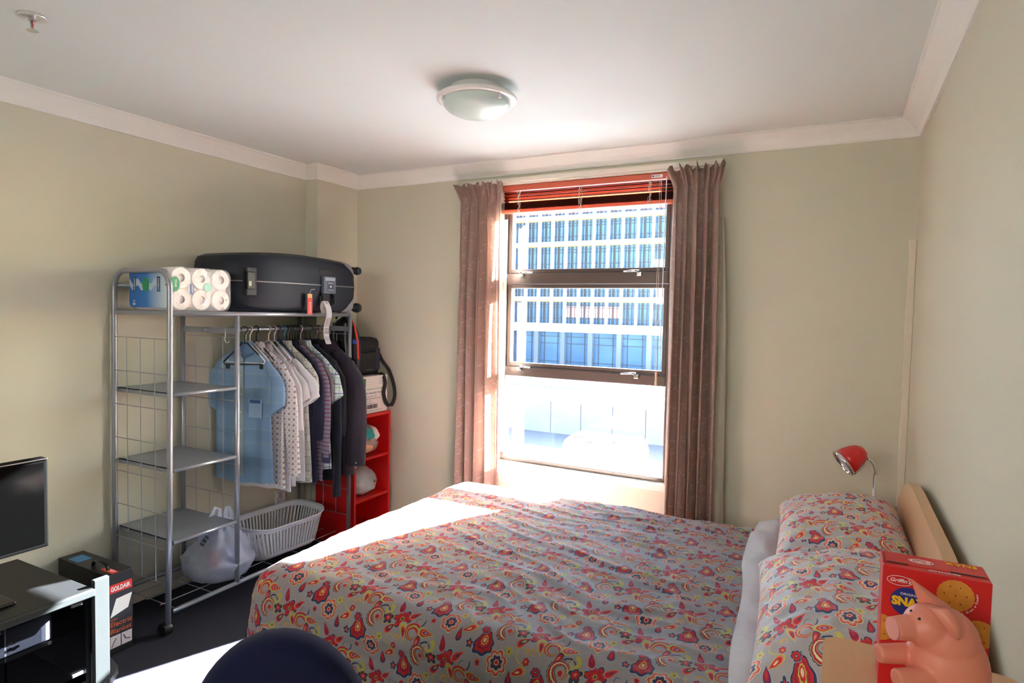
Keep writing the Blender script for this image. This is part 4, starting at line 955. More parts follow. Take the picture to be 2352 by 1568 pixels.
def tagprint(g, tc):
    x, y, _ = g.xyz(tc.outputs['UV']); c = lin((240, 240, 244))
    z1 = g.m('MULTIPLY', g.m('GREATER_THAN', y, .095), g.m('LESS_THAN', y, .145)); inx = g.m('LESS_THAN', g.m('ABSOLUTE', g.m('SUBTRACT', x, .021)), .015)
    b1 = g.m('GREATER_THAN', g.noise(g.comb(g.m('MULTIPLY', x, 900), 0, 0), 1, 0)[0], .5)
    z2 = g.m('MULTIPLY', g.m('GREATER_THAN', y, .15), g.m('LESS_THAN', y, .185)); b2 = g.m('GREATER_THAN', g.noise(g.comb(0, g.m('MULTIPLY', y, 900), 0), 1, 0)[0], .5)
    z3 = g.m('MULTIPLY', g.m('GREATER_THAN', y, .20), g.m('LESS_THAN', y, .235)); b3 = g.m('GREATER_THAN', g.noise(g.comb(g.m('MULTIPLY', x, 300), g.m('MULTIPLY', g.m('ROUND', g.m('MULTIPLY', y, 220)), 7), 0), 1, 0)[0], .54)
    f = g.m('MAXIMUM', g.m('MULTIPLY', z1, b1), g.m('MAXIMUM', g.m('MULTIPLY', z2, b2), g.m('MULTIPLY', z3, b3)))
    return g.mix(g.m('MULTIPLY', g.m('MULTIPLY', f, inx), .75), c, lin((50, 50, 60)))
obj('tag_strip', bm, mat('tag_paper', fn=tagprint, rough=.5), wt, smooth=True)
text('tag_lettering', 'HLZ', .018, INK, wt, (.012, -.020, .040), (0, 1, 0), (0, 0, 1), width=.026, world=False)
bm = grid(3, 12, lambda u, v: ((-.004-.012*math.sin(v*PI), -.029+.042*u, .055-.07*v), (u, v))); bmesh.ops.solidify(bm, geom=bm.faces[:], thickness=.0006); obj('tag_loop', bm, WHITEINK, wt, smooth=True)

# ------------------------------------------------------------------ toilet roll pack
tp = thing('toilet_roll_pack', 'eighteen-roll pack of white toilet paper in blue and clear wrap', 'toilet paper', (-2.815, 1.925, 1.474))
RW, RH = .104, .0975
PAPER = mat('tissue_paper', (238, 234, 230), .9, vary=.02, bump=.0015, bscale=120)
bm = bmesh.new(); lathe(bm, [(.019, -.0495), (.047, -.0495), (.0505, -.045), (.0505, .045), (.047, .0495), (.019, .0495)], 28, Matrix.Rotation(PI/2, 4, 'Y'), False, False)
bmesh.ops.translate(bm, verts=bm.verts, vec=(0, 0, 0)); r0 = None
rm = bpy.data.meshes.new('toilet_roll'); bmesh.ops.recalc_face_normals(bm, faces=bm.faces); bm.to_mesh(rm); bm.free(); rm.shade_smooth(); rm.set_sharp_from_angle(angle=.8); rm.materials.append(PAPER)
bm = bmesh.new(); lathe(bm, [(.0185, -.048), (.0195, -.048), (.0195, .048), (.0185, .048)], 20, Matrix.Rotation(PI/2, 4, 'Y'), False, False); prism(bm, ell(.0185, .0185, 20), .002, frame3((.036, 0, 0), (0, 1, 0), (0, 0, 1))); cm = bpy.data.meshes.new('core'); bm.to_mesh(cm); bm.free(); cm.materials.append(mat('card_core', (176, 172, 176), .8))
for ix in range(3):
    for iy in range(3):
        for iz in range(2):
            o = link('toilet_roll', rm, None, tp); o.location = (-.101+.101*ix, -.104+.103*iy, .052+.0985*iz)
            c = link('core', cm, None, o)
obj('gap_filler', B((-.13, .140, -.148, .148, .012, .188), bev=.02), PAPER, tp)  # white block added so the gaps between rolls don't read dark
wr_ = bmesh.new(); ringsW = []
for x in (-.155, -.150, 0, .148, .1535):
    s = .93 if abs(x) > .152 else 1
    ringsW.append([(x, y*s+.0, .1005+z*s) for y, z in rrect(.318+(.004 if x == 0 else 0), .203, .040, 5)])
loft(wr_, ringsW); bmesh.ops.subdivide_edges(wr_, edges=wr_.edges[:], cuts=1, use_grid_fill=True)
for v_ in wr_.verts: v_.co += Vector((1, 1, 1))*.0018*fbm(v_.co.x*60, v_.co.y*60, v_.co.z*60)
obj('clear_wrap', wr_, polymat('clear_wrap_film', (244, 244, 248), .24, .12), tp, smooth=True)
# printed end of the wrap, facing the near end of the rack
def bluef(g, tc):
    x, y, z = g.xyz(tc.outputs['Object'])
    base_ = g.ramp(g.m('ADD', g.m('MULTIPLY', x, 3.1), .5), [(0, lin((22, 92, 172))), (.45, lin((40, 120, 196))), (.85, lin((196, 214, 228))), (1, lin((232, 234, 238)))])[0]
    wv = g.m('MULTIPLY', g.m('SINE', g.m('MULTIPLY', x, 95)), .012)
    band = g.m('LESS_THAN', g.m('ABSOLUTE', g.m('ADD', g.m('SUBTRACT', z, .118), wv)), .016)
    c2 = g.mix(g.m('MULTIPLY', band, .8), base_, lin((190, 206, 220)))
    return c2
bm = bmesh.new(); prism(bm, rrect(.292, .176, .022, 5, 0, .1005), .0008, frame3((0, -.1608, 0), (1, 0, 0), (0, 0, 1))); pe = obj('printed_end', bm, mat('blue_wrap_print', fn=bluef, rough=.3), tp)
GRN = mat('green_badge', (34, 140, 92), .4); BDG = mat('navy_badge', (24, 62, 120), .4)
def badge(x, z, r): 
    bm = bmesh.new(); prism(bm, [(x+a, z+b) for a, b in ell(r, r*1.25, 28)], .0006, frame3((0, -.1617, 0), (1, 0, 0), (0, 0, 1))); return obj('green_badge', bm, GRN, pe)
badge(-.02, .118, .026); 
for x in (-.105, .075):
    obj('navy_badge', B((x-.011, x+.011, -.1624, -.1616, .086, .154)), BDG, pe)
    text('wrap_lettering', 'SORBENT', .013, WHITEINK, pe, (x-.004, -.1627, .148), (0, 0, -1), (1, 0, 0), width=.058, world=False)
text('wrap_lettering', '18', .026, WHITEINK, pe, (-.118, -.1620, .050), (0, 0, -1), (1, 0, 0), width=.022, world=False)
# badges on the clear long face
bm = bmesh.new(); prism(bm, [(a-.135, b+.122) for a, b in ell(.022, .034, 28)], .0006, frame3((.1545, 0, 0), (0, 1, 0), (0, 0, 1))); obj('green_badge', bm, GRN, tp)
text('wrap_lettering', 'YEAR', .013, WHITEINK, tp, (.1556, -.137, .142), (0, 0, -1), (0, 1, 0), width=.036, world=False)
obj('navy_badge', B((.1550, .1558, -.062, -.044, .078, .124)), mat('navy_wrap_badge', (60, 92, 150), .35), tp)
text('wrap_lettering', 'SORBENT', .012, WHITEINK, tp, (.1562, -.056, .121), (0, 0, -1), (0, 1, 0), width=.040, world=False)
bm = bmesh.new(); prism(bm, [(a+.030, b+.112) for a, b in ell(.020, .020, 24)], .0006, frame3((.1545, 0, 0), (0, 1, 0), (0, 0, 1))); obj('mint_badge', bm, mat('mint_badge', (150, 212, 200), .35), tp)

# ------------------------------------------------------------------ basket, shopping bag, socket
bk = thing('laundry_basket', 'white plastic laundry basket with slotted sides on the rack bottom', 'laundry basket', (-2.835, 2.520, .112), -.06)
BK = mat('white_basket_plastic', (222, 224, 230), .4, trans=.1)
def brg(w_, l_, r, z): return [(x, y, z) for x, y in rrect(w_, l_, r, 7)]
bm = bmesh.new(); loft(bm, [brg(.235, .395, .07, 0), brg(.262, .420, .075, .012), brg(.268, .428, .078, .03), brg(.262, .422, .075, .03), brg(.25, .41, .07, .014), brg(.22, .38, .06, .006)], True, True); obj('tub_base', bm, BK, bk, smooth=True, sharp=.8)
bm = bmesh.new(); lr = [brg(.318, .488, .098, .150), brg(.326, .500, .104, .176), brg(.350, .525, .116, .180), brg(.352, .527, .117, .174), brg(.330, .504, .106, .170), brg(.322, .492, .10, .150)]
for r_ in lr: 
    for i, p in enumerate(r_): r_[i] = (p[0], p[1], p[2]+.020*(p[1]/.25)**2)
loft(bm, lr+[lr[0]], False, False); bmesh.ops.remove_doubles(bm, verts=bm.verts, dist=1e-6); obj('rim', bm, BK, bk, smooth=True, sharp=.9)
bot = [Vector(p) for p in brg(.266, .426, .077, .028)]; top = [Vector((p[0], p[1], p[2]+.020*(p[1]/.25)**2)) for p in brg(.320, .490, .099, .152)]
def resample(ring, n):
    L_ = [0]; 
    for a, b in zip(ring, ring[1:]+ring[:1]): L_.append(L_[-1]+(b-a).length)
    out_ = []
    for k in range(n):
        s = L_[-1]*k/n; i = max(j for j in range(len(ring)) if L_[j] <= s+1e-9); f = (s-L_[i])/max(1e-9, L_[i+1]-L_[i]); out_.append(ring[i].lerp(ring[(i+1) % len(ring)], f))
    return out_
NB = 66; b_ = resample(bot, NB); t_ = resample(top, NB); bm = bmesh.new()
for k in range(NB):
    a, b = b_[k], t_[k]; tg_ = (b_[(k+1) % NB]-b_[k-1]).normalized()*.0050; nn = Vector((tg_.y, -tg_.x, 0)).normalized()*.0016
    v = [bm.verts.new(p) for p in (a-tg_-nn, a+tg_-nn, a+tg_+nn, a-tg_+nn, b-tg_-nn, b+tg_-nn, b+tg_+nn, b-tg_+nn)]
    for f in ((0, 3, 2, 1), (4, 5, 6, 7), (0, 1, 5, 4), (1, 2, 6, 5), (2, 3, 7, 6), (3, 0, 4, 7)): bm.faces.new([v[i] for i in f])
o = obj('side_slats', bm, BK, bk); o['kind'] = 'stuff'

sb = thing('shopping_bag', 'translucent white supermarket bag of groceries on the rack bottom', 'plastic bag', (-2.81, 2.125, .112), .15)
def bagfn(u, v):
    a = 2*PI*u; z = .275*v
    w_ = .178*(1-abs(2*v-.70)**2.6*.55) if v < .35 else .178*(.93-.66*((v-.35)/.65)**1.1)
    d = w_*.82
    cr = .012*math.sin(a*7+v*3)*v+.02*fbm(math.cos(a)*3, math.sin(a)*3, v*4)
    return ((w_+cr)*math.cos(a)*1.0+.02*(v-.3), (d+cr)*math.sin(a)*1.15, z-.012*math.cos(2*a)*v), (u*.9, v*.4)
bm = grid(56, 26, bagfn); bmesh.ops.remove_doubles(bm, verts=bm.verts, dist=1e-5)
bmesh.ops.contextual_create(bm, geom=[e for e in bm.edges if e.is_boundary and e.verts[0].co.z < .05])
FILM = polymat('milky_bag_film', (216, 224, 242), .62, .28)
obj('bag_body', bm, FILM, sb, smooth=True)
for pts in ([(-.01, -.105, .20), (0, -.070, .285), (.004, -.026, .350), (.01, -.006, .335), (.012, -.012, .27), (.01, -.02, .20)], [(.01, .02, .20), (.012, .028, .28), (.010, .042, .335), (.005, .062, .325), (0, .092, .265), (-.01, .118, .19)]):
    obj('bag_handle', T(pts, [.040, .022, .013, .013, .022, .034], n=12, flat=.35), FILM, sb, smooth=True)
for nm, c, p_, r_ in (('orange_packet', (206, 92, 60), (.035, -.06, .09), (.04, .035, .06)), ('blue_packet', (50, 70, 160), (.07, -.02, .10), (.03, .04, .06)), ('green_packet', (120, 150, 96), (-.06, -.05, .06), (.05, .04, .035)), ('white_packet', (214, 206, 190), (0, .06, .08), (.07, .05, .06))):
    bm = bmesh.new(); bmesh.ops.create_cube(bm, size=1.7, matrix=Matrix.Translation(p_) @ Matrix.Diagonal((*r_, 1))); bmesh.ops.bevel(bm, geom=bm.edges[:], offset=.012, segments=3, affect='EDGES'); obj(nm, bm, mat(nm, c, .5), sb, smooth=True)
bm = bmesh.new()
for k in range(12):
    if k in (3, 8): continue
    bx(bm, -.012, .012, -.001, .001, -.026+k*.0045, -.0235+k*.0045)
bc = obj('barcode', bm, INK, sb); bc.location = (.030, -.125, .215); bc.rotation_euler = (-.25, .5, .1)

po = thing('power_socket', 'white double power socket with switches on the left wall', 'power socket', (XL, 2.768, .287))
obj('plate', B((0, .009, -.037, .037, -.060, .060), bev=.003), WHITEP, po)
for z in (-.030, .030):
    obj('switch', B((.009, .013, -.028, -.016, z-.008, z+.008), bev=.002), WHITEP, po)
    bm = bmesh.new()
    for dy, dz, rt_ in ((.006, .006, .5), (.022, .006, -.5), (.014, -.010, 0)):
        M_ = Matrix.Translation((.0092, dy, z+dz)) @ Matrix.Rotation(rt_, 4, 'X') @ Matrix.Diagonal((.0006, .0014, .0075, 1)); bmesh.ops.create_cube(bm, size=1, matrix=M_)
    obj('socket_slots', bm, INK, po)

# ------------------------------------------------------------------ red bookcase and what is on it
REDB = mat('red_laminate', (200, 22, 22), .35, vary=.04)
bs = thing('bookcase', 'bright red narrow bookcase standing in the far left corner', 'bookcase', (-2.80, 3.13, 0))
K = dict(parent=bs, world=True); bx0_, bx1_, by0_, by1_, bt = -2.965, -2.640, 2.955, 3.305, .826
obj('side_panel', B((bx0_, bx1_, by0_, by0_+.018, 0, bt), bev=.001), REDB, **K); obj('side_panel', B((bx0_, bx1_, by1_-.018, by1_, 0, bt), bev=.001), REDB, **K)
obj('top', B((bx0_, bx1_, by0_+.018, by1_-.018, bt-.020, bt), bev=.001), REDB, **K); obj('back', B((bx0_, bx0_+.005, by0_+.018, by1_-.018, .06, bt-.02)), REDB, **K)
for z in (.548, .288, .060): obj('shelf', B((bx0_+.005, bx1_-.004, by0_+.018, by1_-.018, z-.018, z), bev=.001), REDB, **K)
obj('kick_board', B((bx1_-.03, bx1_-.015, by0_+.018, by1_-.018, 0, .042)), REDB, **K)
bm = bmesh.new(); lathe(bm, [(.004, 0), (.004, .001)], 10, Matrix.Translation((-2.70, by0_, .30)) @ Matrix.Rotation(PI/2, 4, 'X')); obj('screw_cap', bm, WHITEP, **K)
b1 = thing('plastic_bag', 'clear bag of teal, white and pink clothes in the upper shelf opening', 'plastic bag', (-2.765, 3.125, .549), 0, 'plastic bags in the bookcase')
obj('film', blob(.125, .140, .215, 5, amp=.02, fr=14, p=2.6, top=.55), polymat('clear_bag_film', (226, 226, 230), .34, .15), b1, smooth=True)
for nm, c, p_, r_ in (('teal_cloth', (40, 150, 150), (.03, .0, .135), (.085, .09, .05)), ('white_cloth', (226, 218, 210), (.03, .06, .125), (.08, .065, .06)), ('peach_cloth', (226, 172, 140), (.045, -.02, .06), (.085, .095, .045)), ('pink_cloth', (224, 160, 160), (.06, -.075, .03), (.05, .05, .025))):
    bm = bmesh.new(); bmesh.ops.create_uvsphere(bm, u_segments=20, v_segments=12, radius=1, matrix=Matrix.Translation(p_) @ Matrix.Diagonal((*r_, 1)))
    for v_ in bm.verts: v_.co += Vector((1, 1, .6))*.012*fbm(v_.co.x*22, v_.co.y*22, v_.co.z*22)
    obj(nm, bm, mat(nm, c, .8), b1, smooth=True)
b2 = thing('plastic_bag', 'milky white plastic bag stuffed with bags in the middle shelf opening', 'plastic bag', (-2.765, 3.115, .289), 0, 'plastic bags in the bookcase')
obj('film', blob(.125, .145, .195, 11, amp=.022, fr=16, p=2.3, top=.45), polymat('milky_film', (222, 230, 232), .55, .2), b2, smooth=True)
obj('crumpled_bags', blob(.105, .12, .15, 17, amp=.03, fr=20, p=2.2, top=.5), mat('crumpled_film', (206, 220, 220), .5, bump=.01, bscale=40), b2, smooth=True)
bm = bmesh.new(); bx(bm, .119, .121, .030, .052, .085, .089); bx(bm, .119, .121, .030, .046, .093, .0965); obj('bag_print', bm, INK, b2)

ct = thing('carton', 'white carton with green label and barcode on top of the red bookcase', 'carton', (-2.80, 3.14, .827))
K = dict(parent=ct, world=True); gx = -2.655
CW = mat('white_carton', (226, 222, 216), .6, vary=.02)
obj('box', B((-2.945, gx, 2.985, 3.285, .827, 1.068), bev=.002), CW, **K)
obj('green_label', B((gx, gx+.0008, 3.02, 3.072, 1.000, 1.056)), mat('carton_green', (30, 140, 84), .5), **K)
YX, ZX = (0, 1, 0), (0, 0, 1); GR = mat('carton_grey_ink', (110, 112, 124), .6)
text('label_lettering', 'ck', .026, WHITEINK, ct, (gx+.001, 3.036, 1.016), YX, ZX, width=.028)
obj('green_line', B((gx, gx+.0006, 2.985, 3.285, .983, .986)), mat('carton_green', (30, 140, 84), .5), **K)
text('carton_lettering', 'OFFSHORE MARINER PRAWNS', .018, GR, ct, (gx+.0006, 3.005, .952), YX, ZX, width=.25)
for k, (wd, s) in enumerate(((.10, 'Product Code: 1201'), (.135, 'Species: Raw Whole Tiger Prawns'), (.05, 'Size: 21-25'), (.075, 'Net Weight: 10 kg'))): text('small_print', s, .008, INK, ct, (gx+.0006, 3.075, .935-.015*k), YX, ZX, width=wd)
bm = bmesh.new(); yy = 3.085; r3 = random.Random(4)
while yy < 3.185: q = r3.choice((.001, .002, .003)); bx(bm, gx, gx+.0006, yy, yy+q, .857, .884); yy += q+r3.choice((.001, .0015, .0025))
obj('barcode', bm, INK, **K)
text('small_print', 'KEEP FROZEN AT OR BELOW -18 C', .008, GR, ct, (gx+.0006, 3.08, .842), YX, ZX, width=.15)
bm = bmesh.new()
for q in ((3.205, 3.262, 1.048, 1.049), (3.205, 3.262, 1.012, 1.013), (3.205, 3.206, 1.012, 1.049), (3.261, 3.262, 1.012, 1.049)): bx(bm, gx, gx+.0006, *q)
obj('stamp_box', bm, GR, **K); text('stamp_lettering', '2024', .022, mat('stamp_blue', (150, 160, 200), .6), ct, (gx+.0006, 3.212, 1.020), YX, ZX, width=.042)

bgp = thing('shoulder_bag', 'black upright shoulder bag with a hanging strap on the white carton', 'bag', (-2.79, 3.155, 1.069))
BGM = mat('black_bag_nylon', (18, 18, 22), .7, bump=.001, bscale=600)
K = dict(parent=bgp)
bm = bmesh.new(); loft(bm, [[(x*s, y*s2, z) for x, y in rrect(.15, .262, .035, 5)] for z, s, s2 in ((0, .9, .94), (.008, 1, .99), (.17, 1, 1), (.176, .985, .985), (.180, 1.01, 1.0), (.215, 1.0, .985), (.236, .9, .9), (.246, .6, .66), (.248, .2, .3))]); obj('body', bm, BGM, smooth=True, sharp=.9, **K)
obj('front_pocket', B((.070, .092, -.125, .068, .018, .150), bev=.006), BGM, **K); obj('navy_panel', B((.072, .0805, .072, .118, .03, .172), bev=.002), mat('navy_panel', (32, 36, 58), .7), **K)
obj('badge', B((.092, .0935, -.03, .03, .03, .042), bev=.0005), mat('badge_dark', (44, 48, 52), .4), **K)
obj('buckle', T([(.03, .134, .195), (.032, .140, .175), (.034, .142, .160)], .005), CHROME, smooth=True, **K)
st_ = [(.034, .143, .160), (.07, .150, .09), (.125, .160, .02), (.158, .168, -.07), (.165, .172, -.15), (.163, .140, -.205), (.158, .095, -.19), (.152, .074, -.12), (.148, .092, -.05), (.128, .085, .004), (.085, .06, .004)]
rs = []; P0 = [Vector(p) for p in st_]
for i in range(len(P0)-1):
    p_1, p0, p1, p2 = P0[max(0, i-1)], P0[i], P0[i+1], P0[min(len(P0)-1, i+2)]
    for k in range(5):
        t = k/5; rs.append(.5*((2*p0)+(p1-p_1)*t+(2*p_1-5*p0+4*p1-p2)*t*t+(3*p0-p_1-3*p1+p2)*t**3))
rs.append(P0[-1]); bm = bmesh.new(); Lr = []
for i, p in enumerate(rs):
    t = (rs[min(i+1, len(rs)-1)]-rs[max(i-1, 0)]).normalized(); sd = Vector((.35, 1, .25)); sd = (sd-t*sd.dot(t)).normalized()*.013; nn = t.cross(sd).normalized()*.0012
    Lr.append([p-sd-nn, p+sd-nn, p+sd+nn, p-sd+nn])
loft(bm, Lr); obj('strap', bm, mat('black_webbing', (22, 22, 24), .8), smooth=True, sharp=.9, **K)

# ------------------------------------------------------------------ electric blanket box
BBM = mat('black_carton', (22, 23, 25), .4, vary=.1, coat=.1)
eb = thing('blanket_box', 'tall black electric blanket box with orange lettering beside the cabinet', 'box', (-2.88, 1.553, 0))
K = dict(parent=eb, world=True); ex, ey0, ey1, ez = -2.690, 1.500, 1.606, .352
obj('box', B((-3.070, ex, ey0, ey1, 0, ez), bev=.002), BBM, **K)
f0 = ex+.0006
bm = bmesh.new(); prism(bm, [(ey0+.001, .268), (ey1-.003, .268), (ey1-.003, .305), (ey0+.001, .305)], .0006, frame3((ex, 0, 0), YX, ZX)); obj('red_label', bm, REDINK, **K)
text('brand_lettering', 'GOLDAIR', .026, WHITEINK, eb, (f0+.0005, ey0+.012, .277), YX, ZX, width=.082, bold=.0008)
bm = bmesh.new(); prism(bm, [(ey0+.010, .165), (ey0+.085, .185), (ey0+.102, .245), (ey0+.035, .240)], .0006, frame3((ex, 0, 0), YX, ZX)); bl2 = obj('blanket_picture', bm, WHITEINK, **K)
text('lettering', 'Electric', .030, mat('orange_print', (206, 92, 36), .5), eb, (f0, ey0+.008, .122), YX, ZX, width=.090); text('lettering', 'Blanket', .030, mat('orange_print', (206, 92, 36), .5), eb, (f0, ey0+.008, .092), YX, ZX, width=.088)
text('lettering', 'Queen', .011, mat('orange_print', (206, 92, 36), .5), eb, (f0, ey0+.010, .150), YX, ZX, width=.03)
obj('photo_panel', B((ex, f0, ey0+.008, ey0+.052, .030, .082)), mat('photo_grey', (190, 186, 190), .5), **K); obj('photo_panel', B((ex, f0, ey0+.056, ey0+.100, .030, .082)), mat('photo_grey', (190, 186, 190), .5), **K)
bm = bmesh.new(); tube(bm, [(f0+.0004, ey0+.014, .033), (f0+.0004, ey0+.026, .060), (f0+.0004, ey0+.034, .068)], .0015, n=5); tube(bm, [(f0+.0004, ey0+.064, .072), (f0+.0004, ey0+.074, .052), (f0+.0004, ey0+.092, .046)], .0022, n=5); obj('photo_cable', bm, mat('photo_dark', (96, 86, 92), .6), **K)
for x in (-2.86,): obj('carry_handle', T([(x, 1.535, ez), (x+.01, 1.535, ez+.020), (x+.055, 1.535, ez+.028), (x+.10, 1.535, ez+.020), (x+.115, 1.535, ez)], .008, n=8, flat=.4), BLACKP, smooth=True, **K)
obj('sticker', B((-3.02, -2.94, 1.515, 1.575, ez, ez+.0008)), mat('blue_sticker', (60, 130, 180), .4), **K)
text('top_lettering', 'GOLDAIR', .020, WHITEINK, eb, (-2.705, 1.545, ez+.0012), (-1, 0, 0), (0, -1, 0), width=.07)
obj('top_label', B((-2.785, -2.695, 1.522, 1.550, ez, ez+.0007)), REDINK, **K)

# ------------------------------------------------------------------ media cabinet, hi-fi, monitor
mc = thing('media_cabinet', 'black and silver glass-door media cabinet at the lower left', 'cabinet', (-2.68, .90, 0))
K = dict(parent=mc, world=True); SILV = mat('charcoal_laminate', (36, 39, 39), .5, vary=.06, spec=.2); BLKL = mat('black_gloss_top', (20, 21, 22), .42, vary=.1, spec=.2)
obj('top', B((-2.95, -2.405, .38, 1.292, .424, .446), bev=.003), BLKL, **K); obj('top_trim', B((-2.405, -2.393, .38, 1.292, .420, .446), bev=.003), SILV, **K)
obj('side_post', B((-2.432, -2.412, 1.297, 1.352, .050, .470), bev=.003), SILV, **K); obj('side_post', B((-2.432, -2.412, .32, .375, .050, .470), bev=.003), SILV, **K)
obj('carcass', B((-2.95, -2.93, .38, 1.292, .08, .424), (-2.93, -2.43, 1.276, 1.292, .08, .424), (-2.93, -2.43, .38, .396, .08, .424), (-2.93, -2.43, .396, 1.276, .08, .096), (-2.93, -2.46, .396, 1.276, .275, .287)), BLKL, **K)
bm = bmesh.new(); prism(bm, [(-2.96, 1.36), (-2.56, 1.44), (-2.48, 1.42), (-2.42, 1.36), (-2.385, 1.25), (-2.37, 1.05), (-2.365, .85), (-2.37, .65), (-2.385, .45), (-2.43, .32), (-2.56, .25), (-2.96, .30)], .03, Matrix.Translation((0, 0, .035))); obj('curved_base', bm, mat('base_charcoal', (52, 56, 58), .35, .1, spec=.4), **K)
for x in (-2.9, -2.5):
    for y in (.42, 1.28): obj('foot', T([(x, y, 0), (x, y, .036)], .02), BLACKP, **K)
DG = glassmat('smoked_door_glass', (.5, .5, .52), .12, .06)
for y0, y1 in ((1.022, 1.268), (.71, 1.016), (.40, .704)):
    d_ = obj('glass_door', B((-2.420, -2.415, y0, y1, .135, .416)), DG, **K)
    CTCH = mat('catch_grey', (60, 62, 66), .5); obj('door_catch', B((-2.415, -2.410, y1-.05, y1-.012, .398, .410), bev=.002), CTCH, d_, world=True)
    obj('door_catch', B((-2.415, -2.410, y1-.05, y1-.012, .138, .150), bev=.002), CTCH, d_, world=True)
hf = thing('stereo_player', 'silver-faced stereo with a round knob behind the smoked cabinet glass', 'stereo', (-2.64, .98, .288))
obj('case', B((-2.80, -2.475, .80, 1.175, .288, .392), bev=.004), BLACKP, hf, world=True); obj('face_panel', B((-2.475, -2.462, .795, 1.180, .292, .388), bev=.004), mat('stereo_silver', (150, 156, 170), .4, .2), hf, world=True)
bm = bmesh.new(); lathe(bm, [(.028, 0), (.028, .008), (.024, .014), (.016, .014), (.014, .008)], 28, Matrix.Translation((-2.462, 1.115, .345)) @ Matrix.Rotation(PI/2, 4, 'Y')); obj('volume_knob', bm, mat('knob_silver', (206, 210, 216), .35, .2), hf, smooth=True, sharp=.7)
obj('display', B((-2.462, -2.460, .90, 1.035, .330, .375)), INK, hf, world=True)
for k in range(4): obj('button', B((-2.462, -2.457, 1.045+.02*(k % 2), 1.058+.02*(k % 2), .310+.022*(k//2), .320+.022*(k//2)), bev=.002), CHROME, hf, world=True)
mo = thing('monitor', 'black flat-screen monitor standing on the media cabinet', 'monitor', (-2.66, 1.02, .446))
K = dict(parent=mo, world=True)
obj('case', B((-2.605, -2.560, .72, 1.222, .598, .930), bev=.006), mat('monitor_black', (1, 1, 1), .6, spec=.03), **K)
obj('screen', B((-2.560, -2.5585, .735, 1.207, .614, .915)), mat('dark_screen', (2, 2, 2), .1, spec=.1), **K)
obj('bezel_trim', B((-2.5605, -2.556, .722, 1.220, .924, .9285), bev=.001), CHROME, **K)
obj('stand_neck', B((-2.63, -2.600, .92, 1.00, .455, .70), bev=.01), BLACKP, **K); obj('stand_base', B((-2.72, -2.50, .83, 1.09, .4465, .458), bev=.005), BLACKP, **K)

# ------------------------------------------------------------------ outside
own = mat('outer_render', (128, 124, 118), .9, vary=.05, vscale=.7)
for sd, b_ in (('left', (-34, XL-.1, 1.2, YB+.13, -8, 12.6)), ('right', (XR+.1, 34, 1.2, YB+.13, -8, 12.6)), ('below', (XL-.1, XR+.1, 1.2, YB+.13, -8, -.1)), ('above', (XL-.1, XR+.1, 1.2, YB+.13, H+.1, 12.6))): struct('wall_outer_'+sd, B(b_), own)
CONC = mat('pale_concrete', (214, 214, 210), .9, vary=.04, vscale=1.5); FACW = mat('white_facade', (176, 181, 184), .8, vary=.03, vscale=.8)
GL2 = mat('office_glass', rough=.08, spec=.2, fn=lambda g, tc: g.mix(g.noise(tc.outputs['Object'], .35, 3)[0], lin((38, 62, 90)), lin((76, 110, 140))))  # blue of the reflected sky is put into the base colour
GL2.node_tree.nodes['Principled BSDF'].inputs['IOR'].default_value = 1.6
FRM = mat('office_window_frame', (26, 27, 30), .5); ORG = mat('ochre_soffit_strip', (150, 116, 70), .8); COLM = mat('blue_grey_column', (84, 94, 106), .8); REDF = mat('rose_blind', (206, 130, 120), .8)
struct('ground', B((-90, 60, 3.6, 120, -8.2, -8.0)), mat('grey_paving', (112, 114, 116), .9, vary=.08, vscale=.6))
of = thing('office_building', 'white gridded office block seen through the window across the street', 'building', (-26, 76, -5.4))
K = dict(parent=of, world=True); FYB = 70.0; BAY = 1.772; NBY = 15; X0 = -34.87-3*BAY; XE = X0+NBY*BAY
LV = [-.77+1.03, 3.24, 6.6, 9.92, 13.05, 16.15, 19.3]   # top of podium band and spandrel centres above
obj('building_mass', B((X0-2, XE, FYB+.55, FYB+14, -5.4, 19.5)), FACW, **K)
obj('podium_band', B((X0-2, XE, FYB-.35, FYB+.55, -.77, .26)), FACW, **K)
for z in LV[1:]: 
    s_ = obj('spandrel', B((X0-2, XE, FYB-.10, FYB+.55, z-.25, z+.25)), FACW, **K); obj('soffit_strip', B((X0, XE, FYB+.15, FYB+.30, z-.37, z-.25)), ORG, s_, world=True)
MUm = None
for k in range(NBY+1):
    x = X0+k*BAY
    if MUm is None:
        m_ = obj('mullion', B((x-.10, x+.10, FYB-.25, FYB+.35, .26, 19.3)), FACW, **K); MUm = m_
    else: m_ = link('mullion', MUm.data, None, of); m_.location = (k*BAY, 0, 0)
def wbars():
    b = []
    for fx in (.2, .33, .40, .66, .86): b.append((BAY*fx-.022, BAY*fx+.022, -.04, .02, 0, 1))
    return b
fl0 = None
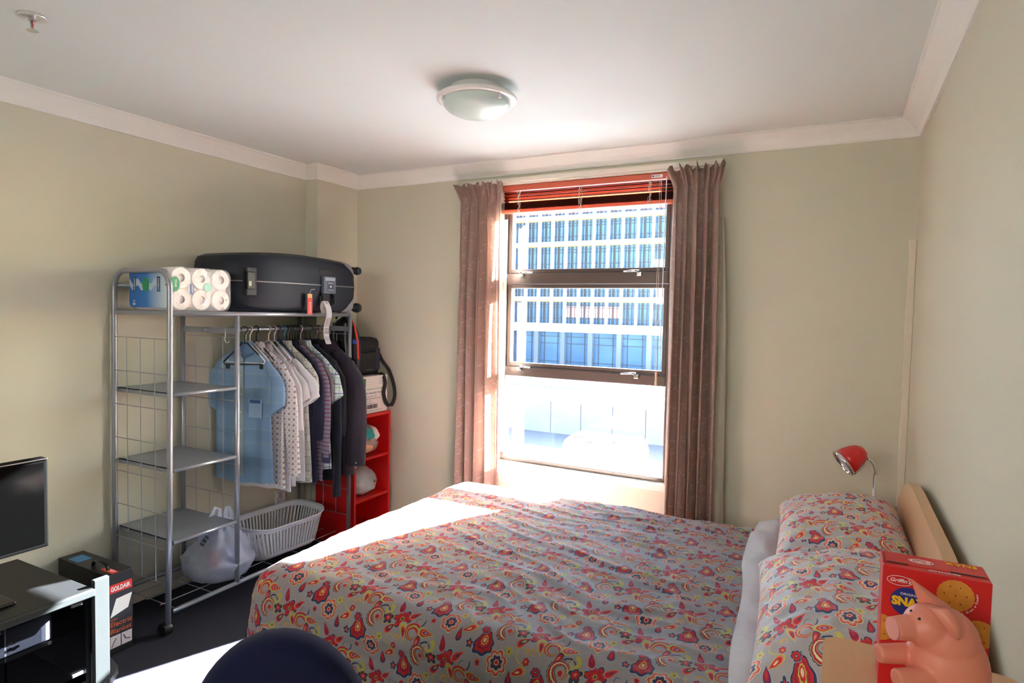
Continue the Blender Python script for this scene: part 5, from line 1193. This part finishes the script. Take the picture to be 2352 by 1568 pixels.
for fi in range(6):
    z0 = (LV[fi]+(.0 if fi == 0 else .25)); z1 = LV[fi+1]-.37; hgt = z1-z0
    bmW = bmesh.new()
    for fx, wd in ((.18, .03), (.34, .035), (.42, .08), (.68, .03), (.88, .03)): bx(bmW, BAY*fx-wd, BAY*fx+wd, -.05, .02, 0, hgt)
    for fz in (.24, .74, .87): bx(bmW, .1, BAY-.1, -.05, .02, hgt*fz-.035, hgt*fz+.035)
    wme = bpy.data.meshes.new('window_bars'); bmW.to_mesh(wme); bmW.free(); wme.materials.append(FRM)
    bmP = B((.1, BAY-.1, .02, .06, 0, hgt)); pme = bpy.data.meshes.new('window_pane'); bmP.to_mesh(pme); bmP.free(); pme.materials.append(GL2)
    for k in range(NBY):
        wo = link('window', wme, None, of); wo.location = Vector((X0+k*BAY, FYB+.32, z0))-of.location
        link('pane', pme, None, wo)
        if fi == 0 and k in (6, 7, 8, 9): obj('blind', B((.15, BAY-.15, -.02, .015, hgt*.3, hgt*.8)), REDF, wo)
for k in range(0, NBY+1, 2):
    x = X0+k*BAY-.1; obj('column', B((x-.28, x+.28, FYB-.2, FYB+.4, -5.4, -.77)), COLM, **K)
bmg = bmesh.new()
for k in range(NBY):
    x = X0+k*BAY-.1
    bx(bmg, x+BAY/2-.03, x+BAY/2+.03, FYB+.38, FYB+.44, -5.4, -.77)
for z in (-4.4, -2.2, -1.35): bx(bmg, X0, XE, FYB+.38, FYB+.44, z-.03, z+.03)
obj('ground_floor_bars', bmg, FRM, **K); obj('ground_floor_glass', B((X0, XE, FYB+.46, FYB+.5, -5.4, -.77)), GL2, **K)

tw = thing('terrace_wall', 'pale terrace wall below the railing outside the window', 'wall', (-20, 50, -8.0))
K = dict(parent=tw, world=True)
obj('terrace_deck', B((-55, 12, 45.3, 69.6, -5.7, -5.42)), CONC, **K)
WPN = mat('grey_wall_panel', (112, 120, 130), .9, vary=.05, vscale=1)
for k in range(23): obj('wall_panel', B((-48+k*2.55, -48+k*2.55+2.51, 45.0, 45.3, -8.0, -5.42), bev=.01, seg=1), WPN, **K)
rl = thing('railing', 'pale blue-grey picket railing along the terrace edge', 'railing', (-20, 45.1, -5.42))
K = dict(parent=rl, world=True); RLM = mat('railing_paint', (78, 90, 108), .6)
obj('top_rail', B((-48, 10, 45.10, 45.16, -4.40, -4.33)), RLM, **K); obj('bottom_rail', B((-48, 10, 45.10, 45.16, -5.36, -5.31)), RLM, **K)
bm = bmesh.new(); x = -48
while x < 10: bx(bm, x, x+.034, 45.12, 45.142, -5.31, -4.40); x += .125
o = obj('pickets', bm, RLM, **K); o['kind'] = 'stuff'
pm = None
for k in range(24):
    x = -48+k*2.5
    if pm is None: pm = obj('post', B((x-.035, x+.035, 45.08, 45.18, -5.42, -4.30)), RLM, **K)
    else: q = link('post', pm.data, None, rl); q.location = (k*2.5, 0, 0)
